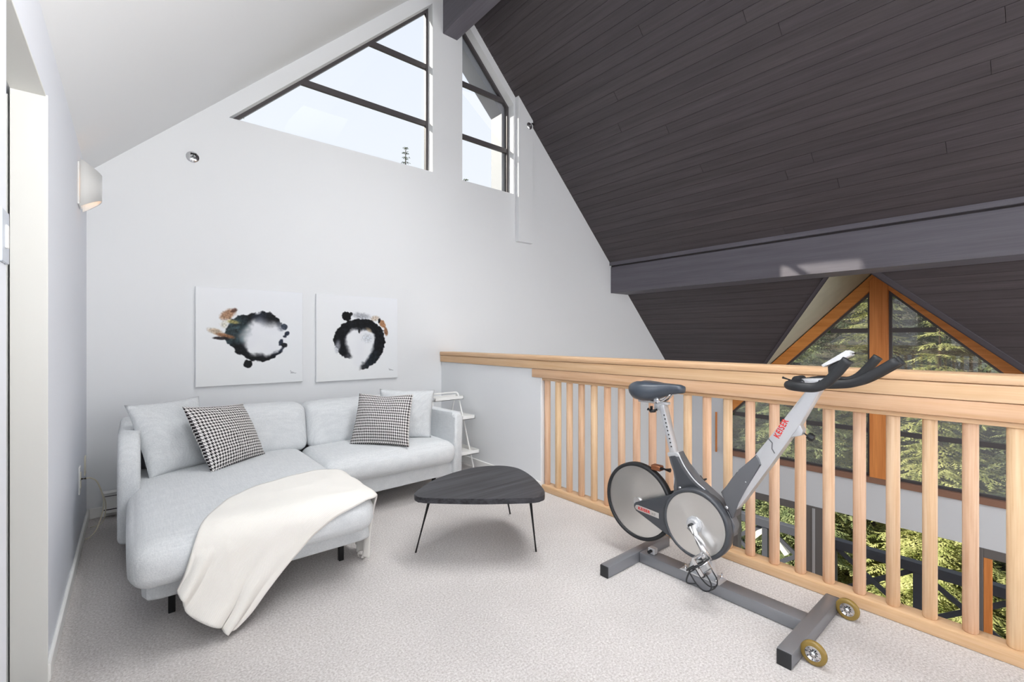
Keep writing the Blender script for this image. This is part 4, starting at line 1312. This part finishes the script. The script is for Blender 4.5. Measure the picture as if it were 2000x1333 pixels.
# crank, chainring, pedals
bm = B(); lathe(bm, [(0, 0.060), (0.040, 0.060), (0.040, 0.066), (0.030, 0.070), (0.026, 0.082), (0, 0.084)], P(RC[0], 0, RC[1]), (-1, 0, 0), 10, False)
sp_ = obj('crank_spider', bm, M_silver, bk, angle=30)
bm = B(); lathe(bm, [(0, 0.083), (0.012, 0.083), (0.012, 0.102), (0.009, 0.104), (0, 0.100)], P(RC[0], 0, RC[1]), (-1, 0, 0), 20, False); obj('axle_cap', bm, M_rubber, sp_, angle=40)
ce = (0.421, 0.186)
bm = B(); tube(bm, [P(RC[0], 0.090, RC[1]), P(0.372, 0.094, 0.256), P(ce[0], 0.100, ce[1])], [0.025, 0.0175, 0.0150], 14)
obj('crank_arm', bm, M_chrome_soft, bk, True)
bm = B(); tube(bm, [P(RC[0], -0.06, RC[1]), P(0.236, -0.10, 0.446)], [0.018, 0.0125], 12); obj('crank_arm', bm, M_silver, bk, True)
def pedal(c, s0, sg):
    bm = B()
    tube(bm, [P(c[0], s0, c[1]), P(c[0], s0 + sg * 0.105, c[1])], 0.007, 10)
    ca, sa = math.cos(-0.9), math.sin(-0.9)
    R2 = lambda a, b: (c[0] + a * ca - b * sa, c[1] + a * sa + b * ca)
    for fa in (-0.036, 0.036):
        a = R2(fa, 0.0)
        bar(bm, P(a[0], s0 + sg * 0.018, a[1]), P(a[0], s0 + sg * 0.098, a[1]), 0.006, 0.018)
    for sl in (0.018, 0.098):
        a, b = R2(-0.036, 0), R2(0.036, 0)
        bar(bm, P(a[0], s0 + sg * sl, a[1]), P(b[0], s0 + sg * sl, b[1]), 0.005, 0.018)
    bbb = R2(0, 0)
    pd = obj('pedal', bm, M_chrome, bk, angle=40)
    bm = B()
    # toe cage: two wire hoops and a strap
    for sl in (0.03, 0.085):
        pts = [R2(0.036, 0.012), R2(0.075, 0.010), R2(0.098, -0.012), R2(0.090, -0.045), R2(0.055, -0.062), R2(0.005, -0.064)]
        tube(bm, smooth_path([P(p[0], s0 + sg * sl, p[1]) for p in pts], 5), 0.0032, 7)
    p = R2(0.098, -0.012); q = R2(0.09, -0.045); tube(bm, [P(p[0], s0 + sg * 0.03, p[1]), P(p[0] + 0.004, s0 + sg * 0.06, p[1]), P(p[0], s0 + sg * 0.085, p[1])], 0.0035, 7)
    p = R2(0.005, -0.064); tube(bm, [P(p[0], s0 + sg * 0.03, p[1]), P(p[0], s0 + sg * 0.085, p[1])], 0.0035, 7)
    obj('toe_cage', bm, M_rubber, pd, True)
    bm = B()
    pts = [(-0.01, 0.02, 0.01), (-0.008, -0.028, 0.006), (-0.008, -0.066, 0.03), (-0.008, -0.070, 0.085), (-0.008, -0.030, 0.112), (-0.006, 0.022, 0.104)]
    tube(bm, smooth_path([P(*(lambda r: (r[0], s0 + sg * c_, r[1]))(R2(a_, b_))) for a_, b_, c_ in pts], 5, True), 0.0042, 7, False, True)
    tube(bm, smooth_path([P(*(lambda r: (r[0], s0 + sg * c_, r[1]))(R2(a_, b_))) for a_, b_, c_ in [(-0.008, -0.030, 0.112), (0.03, -0.07, 0.13), (0.05, -0.02, 0.14)]], 5), 0.0034, 6)
    obj('strap', bm, M_rubber, pd, True)
pedal(ce, 0.106, 1); pedal((0.236, 0.446), -0.106, -1)
# mounting plates and bolts
bm = B()
prism(bm, [(0.235, 0.056), (0.44, 0.056), (0.42, 0.062), (0.245, 0.062)], FZ, -0.040, 0.038)
prism(bm, [(0.27, 0.058), (0.41, 0.058), (0.37, 0.20), (0.31, 0.20)], FZ, -0.012, 0.010)
mp_ = obj('mounting_plate', bm, M_silver, bk)
for f in (0.262, 0.42):
    for s in (-0.028, 0.027):
        bm = B(); lathe(bm, [(0, 0.062), (0.0085, 0.062), (0.0085, 0.070), (0.0045, 0.071), (0.0045, 0.085), (0, 0.086)], P(f, s, 0), (0, 0, 1), 6, False); obj('bolt', bm, M_chrome, mp_)
bm = B(); box(bm, (CX - 0.012, CY0 - 0.075, 0.056), (CX + 0.022, CY0 - 0.035, 0.088), 0.003, 1); sb = obj('rear_support', bm, M_silver, bk)
bm = B(); tube(bm, [P(0.055, 0.010, 0.074), P(0.055, 0.034, 0.074)], 0.009, 12); obj('knob', bm, M_rubber, sb, True)
# frame body
nk = [(0.160, 0.620), (0.222, 0.640), (0.236, 0.612), (0.255, 0.584), (0.285, 0.548), (0.32, 0.519), (0.36, 0.494), (0.42, 0.458), (0.48, 0.405), (0.505, 0.350), (0.497, 0.300), (0.38, 0.30), (0.22, 0.36), (0.19, 0.430), (0.200, 0.455), (0.204, 0.480), (0.200, 0.500), (0.192, 0.54), (0.182, 0.578)]
bm = B(); prism(bm, nk, FZ, -0.030, 0.022, 0.006, 3)
nko = obj('frame_body', bm, M_shield, bk, angle=50)
nk_in = [(0.176, 0.612), (0.205, 0.622), (0.222, 0.590), (0.245, 0.556), (0.275, 0.522), (0.315, 0.492), (0.35, 0.475), (0.33, 0.462), (0.26, 0.452), (0.214, 0.440), (0.214, 0.480), (0.208, 0.52), (0.196, 0.57)]
bm = B(); prism(bm, nk_in, FZ, 0.021, 0.026, 0.002, 2); obj('side_panel', bm, M_dgrey, nko, angle=40)
edge = [(0.219, 0.634), (0.234, 0.606), (0.254, 0.575), (0.284, 0.539), (0.32, 0.508), (0.362, 0.484)]
bm = B(); tube(bm, smooth_path([P(f, 0.020, z) for f, z in edge], 5), 0.0045, 8); obj('silver_edge', bm, M_silver, nko, True)
bm = B(); lathe(bm, [(0, 0), (0.008, 0), (0.007, 0.004), (0, 0.005)], P(0.232, 0.0255, 0.462), (-1, 0, 0), 16, False); obj('bolt', bm, M_chrome, nko, True)
# rear wheel fork reaching back to the flywheel hub
bm = B(); prism(bm, [(0.19, 0.43), (0.22, 0.36), (0.02, 0.295), (-0.045, 0.30), (-0.05, 0.33), (-0.02, 0.345)], FZ, -0.036, -0.030, 0.002, 1); obj('rear_fork', bm, M_dgrey, bk, angle=40)
# brake caliper
bm = B()
box(bm, (CX - 0.012, CY0 - 0.108, 0.512), (CX + 0.028, CY0 - 0.052, 0.540), 0.004, 1)
br_ = obj('brake_caliper', bm, M_copper, bk, angle=40)
bm = B(); tube(bm, [P(0.100, 0.0, 0.528), P(0.162, 0.0, 0.530)], 0.011, 12); obj('brake_arm', bm, M_rubber, br_, True)
# seat post
bm = B(); bar(bm, P(0.190, 0.0, 0.610), P(0.121, 0.0, 0.872), 0.046, 0.032, 0.008, (1, 0, 0)); spo = obj('seat_post', bm, M_silver, bk, angle=40)
bm = B(); bar(bm, P(0.194, -0.004, 0.612), P(0.190, -0.004, 0.634), 0.060, 0.066, 0.006, (1, 0, 0)); obj('collar', bm, M_silver, spo, angle=40)
d_ = V(P(0.121, 0, 0.872)) - V(P(0.190, 0, 0.610)); nrm = V((-1, 0, 0))
for k in range(9):
    c = V(P(0.190, 0.0232, 0.610)) + d_ * (0.2 + 0.075 * k) + V((0, -0.006, 0))
    bm = B(); lathe(bm, [(0, 0), (0.0042, 0), (0.0040, 0.0012), (0, 0.0012)], c, (-1, 0, 0), 10, False); obj('height_mark', bm, M_rubber, spo)
# saddle slider and knob
bbox('saddle_slider', -0.025, 0.155, -0.016, 0.016, 0.872, 0.886, M_silver)
cl = bbox('saddle_clamp', 0.075, 0.125, -0.018, 0.018, 0.840, 0.876, M_silver, bk, 0.005)
bm = B(); lathe(bm, [(0, 0), (0.016, 0), (0.016, 0.014), (0.010, 0.020), (0, 0.020)], P(0.098, 0.018, 0.893), (-1, 0, 0), 16, False); obj('bolt', bm, M_chrome, cl, angle=40)
bm = B(); tube(bm, [P(0.095, 0.018, 0.842), P(0.080, 0.034, 0.838)], 0.007, 10); tube(bm, [P(0.052, 0.036, 0.842), P(0.072, 0.038, 0.834), P(0.097, 0.038, 0.838)], [0.008, 0.010, 0.008], 10); tube(bm, [P(0.073, 0.038, 0.834), P(0.075, 0.038, 0.860)], [0.010, 0.008], 10)
obj('clamp_knob', bm, M_rubber, cl, True)
# saddle: cross-sections from tail to nose
secs = [(-0.056, 0.030, 0.945, 0.030), (-0.048, 0.072, 0.945, 0.046), (-0.020, 0.098, 0.944, 0.062), (0.020, 0.106, 0.943, 0.066), (0.060, 0.096, 0.944, 0.062), (0.100, 0.070, 0.948, 0.052), (0.140, 0.048, 0.956, 0.042), (0.180, 0.037, 0.962, 0.034), (0.215, 0.031, 0.963, 0.028), (0.236, 0.024, 0.961, 0.022), (0.243, 0.010, 0.960, 0.010)]
bm = B(); rings = []
for f, hw, zc, hh in secs:
    ring = []
    for k in range(24):
        a = 2 * pi * k / 24
        sx_ = math.copysign(abs(math.cos(a)) ** 0.8, math.cos(a)) * hw
        zz = math.sin(a)
        top = zz > 0
        hz = hh * 0.72 if top else hh * 0.95
        z = zc + hz * math.copysign(abs(zz) ** (0.75 if top else 1.0), zz)
        if top: z -= 0.006 * math.exp(-(sx_ / 0.018) ** 2) * (1 if f < 0.2 else 0)
        else: z += 0.02 * (1 - abs(sx_) / (hw + 1e-6)) * 0
        ring.append(bm.verts.new(P(f, sx_, z)))
    rings.append(ring)
for A, Bq in zip(rings, rings[1:]):
    for k in range(24): bm.faces.new((A[k], A[(k + 1) % 24], Bq[(k + 1) % 24], Bq[k]))
bm.faces.new(rings[0][::-1]); bm.faces.new(rings[-1])
obj('saddle', bm, M_saddle, bk, True)
bm = B()
for s in (-0.022, 0.022): tube(bm, smooth_path([P(-0.02, s, 0.895), P(0.04, s, 0.886), (P(0.12, s, 0.888)), P(0.17, s * 0.6, 0.93)], 5), 0.0045, 8)
obj('saddle_rail', bm, M_chrome, bk, True)
# front arm: lower shield, upper tube
sh = [(0.441, 0.495), (0.500, 0.572), (0.512, 0.604), (0.530, 0.616), (0.600, 0.704), (0.612, 0.690), (0.622, 0.662), (0.520, 0.470), (0.506, 0.395), (0.492, 0.385)]
bm = B(); prism(bm, sh, FZ, -0.036, 0.030, 0.006, 3); arm_o = obj('front_arm', bm, M_shield, bk, angle=50)
ub = [(0.500, 0.500), (0.595, 0.700), (0.652, 0.784), (0.798, 1.012), (0.815, 1.028), (0.842, 1.028), (0.846, 1.010), (0.772, 0.862), (0.655, 0.662), (0.530, 0.455), (0.505, 0.420)]
bm = B(); prism(bm, ub, FZ, -0.032, 0.026, 0.007, 3); upr = obj('handlebar_post', bm, M_silver, bk, angle=50)
bm = B(); prism(bm, [(0.648, 0.782), (0.652, 0.784), (0.668, 0.768), (0.667, 0.742), (0.678, 0.724), (0.674, 0.722), (0.663, 0.740), (0.664, 0.766)], FZ, 0.0255, 0.0270); obj('seam_line', bm, M_shield, upr)
ax_ = V((0, -(0.742 - 0.669), 0.090)).normalized(); ay_ = V((-1, 0, 0)).cross(ax_)
dirf = V((0.045, 0.095)).normalized()
xa = V((0, -dirf.x, dirf.y)); ya = V((0, dirf.y, dirf.x))
text_mesh('lettering', 'KEISER', 0.034, M_red, upr, P(0.702, 0.0266, 0.834), xa, ya, 0.80, 0.0007)
bm = B(); lathe(bm, [(0, 0), (0.0035, 0), (0.003, 0.002), (0, 0.0025)], P(0.556, 0.030, 0.570), (-1, 0, 0), 10, False); obj('rivet', bm, M_chrome, arm_o, True)
bm = B(); lathe(bm, [(0, 0), (0.010, 0), (0.008, 0.004), (0, 0.005)], P(0.470, 0.030, 0.430), (-1, 0, 0), 14, False); obj('bolt', bm, M_chrome, arm_o, True)
bm = B(); prism(bm, [(0.735, 0.838), (0.765, 0.870), (0.782, 0.836), (0.775, 0.815), (0.735, 0.800)], FZ, -0.022, 0.018, 0.004, 2); kb = obj('knob_bracket', bm, M_silver, bk, angle=40)
bm = B(); tube(bm, [P(0.772, 0.0, 0.826), P(0.796, 0.0, 0.815)], 0.008, 10); obj('knob_stem', bm, M_chrome, kb, True)
bm = B(); lathe(bm, [(0, 0), (0.014, 0.002), (0.018, 0.012), (0.014, 0.026), (0, 0.03)], P(0.792, 0.0, 0.817), V(P(1, 0, -0.45)) - V(P(0, 0, 0)), 8, False); obj('adjust_knob', bm, M_rubber, kb, angle=40)
# handlebar
bm = B()
hb_r = 0.0178
for s in (1, -1):
    tube(bm, smooth_path([P(0.775, 0.03 * s, 1.036), P(0.772, 0.10 * s, 1.036), P(0.785, 0.180 * s, 1.037), P(0.830, 0.208 * s, 1.036), P(0.880, 0.210 * s, 1.038), P(0.915, 0.211 * s, 1.056), P(0.945, 0.212 * s, 1.090), P(0.984, 0.213 * s, 1.145)], 6), hb_r, 14)
    tube(bm, smooth_path([P(0.845, 0.030 * s, 1.036), P(0.90, 0.034 * s, 1.040), P(0.955, 0.035 * s, 1.050), P(1.005, 0.035 * s, 1.076), P(1.09, 0.035 * s, 1.140)], 6), hb_r, 14)
tube(bm, [P(0.86, -0.205, 1.036), P(0.86, 0.0, 1.034), P(0.86, 0.205, 1.036)], 0.014, 12)
hb = obj('handlebar', bm, M_rubber, bk, True)
bm = B(); prism(bm, [(0.764, 1.040), (0.770, 1.052), (0.880, 1.062), (0.892, 1.052), (0.880, 1.030), (0.80, 1.024)], FZ, -0.030, 0.028, 0.004, 2); obj('stem', bm, M_silver, hb, angle=40)
bm = B(); lathe(bm, [(0, -0.034), (0.018, -0.034), (0.018, 0.034), (0, 0.036)], P(0.762, 0, 1.046), (-1, 0, 0), 18, False); obj('pivot', bm, M_rubber, hb, angle=40)
bm = B(); tube(bm, [P(0.745, 0.012, 1.040), P(0.702, 0.012, 1.053)], 0.0055, 8); obj('release_lever', bm, M_rubber, hb, True)
bm = B(); prism(bm, [(0.856, 1.106), (0.850, 1.114), (0.932, 1.174), (0.946, 1.168), (0.946, 1.154)], FZ, -0.032, 0.030, 0.0015, 1); dsp = obj('display', bm, plain('white_plastic', srgb(226, 228, 230), 0.4), bk, angle=40)
bm = B(); prism(bm, [(0.868, 1.108), (0.930, 1.150), (0.905, 1.110), (0.895, 1.050), (0.872, 1.050)], FZ, -0.020, 0.016, 0.003, 1); obj('display_bracket', bm, M_rubber, dsp, angle=40)
bm = B(); tube(bm, [P(0.940, 0, 1.160), P(0.958, 0, 1.163)], 0.004, 8); obj('button', bm, M_rubber, dsp, True)

# ------------------------------------------------------------------ outside: ground, deck, trees
bm = B()
def gz(x, y): return -6.5 - 0.05 * (min(x, 20) - 8) + max(0, x - 21) * 0.75 + 0.25 * noise.noise(V((x * 0.2, y * 0.2, 1)))
gr = [[bm.verts.new((-30 + i * 4, -30 + j * 4, gz(-30 + i * 4, -30 + j * 4))) for j in range(21)] for i in range(21)]
for i in range(20):
    for j in range(20): bm.faces.new((gr[i][j], gr[i + 1][j], gr[i + 1][j + 1], gr[i][j + 1]))
struct(obj('ground', bm, M_ground, None, True), 'dark forest floor sloping away below the house', 'ground')

DX = 9.1
bm = B(); box(bm, (WX + 0.16, -3.2, LZ - 0.25), (DX + 0.15, 6.0, LZ - 0.02))
struct(obj('floor_deck', bm, M_deckgrey), 'grey timber deck outside the lower windows', 'deck')
dr = thing('deck_railing', 'dark grey deck railing with crossed braces outside the lower windows', 'railing', (DX, 1.4, LZ - 0.02))
bm = B(); box(bm, (DX - 0.06, -3.2, -2.30), (DX + 0.08, 6.0, -2.15), 0.005, 1); obj('top_rail', bm, M_deckgrey, dr)
bm = B(); box(bm, (DX - 0.03, -3.2, LZ + 0.08), (DX + 0.05, 6.0, LZ + 0.18), 0.005, 1); obj('bottom_rail', bm, M_deckgrey, dr)
py = [-2.9, -1.84, -0.78, 0.28, 1.35, 2.43, 3.5, 4.57, 5.6]
for y in py:
    bm = B(); box(bm, (DX - 0.04, y - 0.05, LZ - 0.02), (DX + 0.06, y + 0.05, -2.30), 0.004, 1); obj('post', bm, M_deckgrey, dr)
for a, b in zip(py, py[1:]):
    for z0, z1, off in ((LZ + 0.18, -2.30, 0.0), (-2.30, LZ + 0.18, 0.03)):
        bm = B(); bar(bm, (DX + off, a + 0.05, z0), (DX + off, b - 0.05, z1), 0.03, 0.07, 0.0, (1, 0, 0)); obj('brace', bm, M_deckgrey, dr)

pg = thing('timber_bracket', 'white painted timber beam on two angled braces outside the lower window', 'bracket', (11, 4.2, -7))
M_wtim = plain('white_painted_timber', srgb(236, 232, 220), 0.6)
bm = B(); box(bm, (10.93, 4.12, -7), (11.07, 4.28, -2.96)); obj('post', bm, M_extgrey, pg)
bm = B(); box(bm, (10.9, 3.75, -3.02), (11.1, 4.70, -2.86)); obj('beam', bm, M_wtim, pg)
for s in (-1, 1):
    bm = B(); bar(bm, (11, 4.2, -3.02), (11, 4.2 + s * 0.42, -3.50), 0.10, 0.11, 0, (1, 0, 0)); obj('brace', bm, M_wtim, pg)

def conifer_mesh(name, h, rad, seed, droop=0.35, dens=1.0, spray=0.34):
    rnd = random.Random(seed)
    vs = []; fs = []
    lev = int(h / 0.42 * dens)
    for L in range(lev):
        z = h * (0.06 + 0.93 * L / lev)
        R_ = rad * (1 - z / h) ** 0.85 + 0.05
        nb = max(3, int((5 + 5 * (1 - z / h))))
        a0 = rnd.random() * 6.28
        for b in range(nb):
            az = a0 + 2 * pi * b / nb + rnd.uniform(-.3, .3)
            ln = R_ * rnd.uniform(0.75, 1.15)
            d = V((math.cos(az), math.sin(az), 0)); sd = V((-d.y, d.x, 0))
            n = max(2, int(ln / (0.17 / dens)))
            for k in range(n):
                t = (k + 0.6) / n
                base = d * ln * t + V((0, 0, z + 0.10 * ln * t - droop * ln * t * t))
                for side in (-1, 1):
                    l = spray * rnd.uniform(0.6, 1.2) * (1.1 - 0.45 * t) * min(1, 0.3 + 6 * (1 - z / h))
                    dd = (d * rnd.uniform(0.5, 0.9) + sd * side * rnd.uniform(0.5, 1.0) + V((0, 0, rnd.uniform(-0.75, 0.05)))).normalized()
                    ww = dd.cross(V((rnd.uniform(-.4, .4), rnd.uniform(-.4, .4), 1))).normalized()
                    # feathery spray: a spine with fingers
                    for q in range(4):
                        u = 0.15 + 0.25 * q
                        c = base + dd * l * u
                        fl = l * 0.42 * (1 - 0.7 * u)
                        for s2_ in (-1, 1):
                            tip = c + (dd * 0.75 + ww * s2_).normalized() * fl + V((0, 0, -0.25 * fl))
                            i0 = len(vs)
                            vs.extend([c - dd * 0.018, c + dd * 0.05 * l / 0.3, tip])
                            fs.append((i0, i0 + 1, i0 + 2))
                    i0 = len(vs)
                    vs.extend([base - ww * 0.012, base + ww * 0.012, base + dd * l]); fs.append((i0, i0 + 1, i0 + 2))
    me = bpy.data.meshes.new(name)
    me.from_pydata([tuple(v) for v in vs], [], fs)
    return me
def trunk_mesh(name, h, r):
    bm = B(); tube(bm, [(0, 0, -0.5), (0.02, 0.01, h * 0.5), (0, 0, h * 0.98)], [r, r * 0.6, 0.01], 8)
    me = bpy.data.meshes.new(name); bm.to_mesh(me); bm.free()
    return me
kinds = []
for (nm, h, r, sd, dr_, de, spr, mt, lab) in (('conifer_a', 13, 2.7, 3, 0.40, 1.3, 0.40, M_fol2, 'yellow green drooping conifer'), ('conifer_b', 15, 2.6, 5, 0.30, 1.2, 0.42, M_fol, 'mid green conifer'), ('conifer_c', 16, 3.2, 9, 0.35, 1.2, 0.5, M_fol3, 'dark green fir'), ('conifer_d', 16, 1.1, 21, 0.2, 2.4, 0.18, M_fol3, 'slender conifer')):
    fm = conifer_mesh(nm, h, r, sd, dr_, de, spr); fm.materials.append(mt)
    tm = trunk_mesh('trunk', h, 0.17); tm.materials.append(M_bark)
    kinds.append((fm, tm, lab))
def tree(kind, x, y, z, s, rot, label):
    fm, tm, lab = kinds[kind]
    r = thing('conifer', label, 'tree', (x, y, z), 'conifers outside the house')
    r.rotation_euler = (0, 0, rot); r.scale = (s, s, s)
    f = bpy.data.objects.new('foliage', fm); f.parent = r; COL.objects.link(f); f['kind'] = 'stuff'
    t = bpy.data.objects.new('trunk', tm); t.parent = r; COL.objects.link(t)
spots = [(0, 13.2, 1.6, -8.2, 0.80, 0.3, 'yellow green drooping conifer nearest the deck, behind the lower window'),
         (0, 12.8, -1.6, -7.6, 0.85, 1.9, 'yellow green drooping conifer right of the nearest one'),
         (1, 13.6, 4.6, -7.6, 0.85, 0.9, 'mid green conifer behind the left half of the gable window'),
         (1, 14.6, -0.2, -7.6, 0.95, 2.2, 'mid green conifer behind the right half of the gable window'),
         (0, 15.5, 3.2, -8.0, 0.95, 4.0, 'yellow green conifer in the second row behind the gable window mullion'),
         (2, 17.0, 1.2, -8.0, 1.0, 0.0, 'dark green fir behind the gable window, centre of the third row'),
         (2, 17.2, 5.6, -8.0, 1.05, 1.3, 'dark green fir at the left of the third row'),
         (2, 16.2, 8.6, -8.0, 1.0, 2.8, 'dark green fir seen at the far left of the gable window'),
         (2, 16.6, -3.2, -8.0, 1.0, 5.1, 'dark green fir at the right end of the third row'),
         (2, 20.5, 3.6, -8.0, 1.25, 3.3, 'tall dark fir far behind, left of centre'),
         (2, 20.0, -0.6, -8.0, 1.2, 0.7, 'tall dark fir far behind, right of centre'),
         (2, 20.0, 8.0, -8.0, 1.25, 4.4, 'tall dark fir far behind at the left edge'),
         (1, 12.4, 7.6, -7.2, 0.80, 2.0, 'mid green conifer beyond the left end of the deck'),
         (1, 19.0, -4.6, -8.0, 1.1, 2.5, 'mid green conifer far behind at the right edge'),
         (3, 7.04, 14.0, -8.05, 1.0, 0.4, 'thin conifer tip showing at the bottom of the large gable window'),
         (3, 8.45, 12.5, -9.2, 1.0, 1.1, 'conifer tip showing in the small gable window'),
         (3, 1.60, 10.2, -10.1, 1.0, 3.1, 'conifer tip showing at the left corner of the large gable window'),
         ]
for sp in spots: tree(*sp)
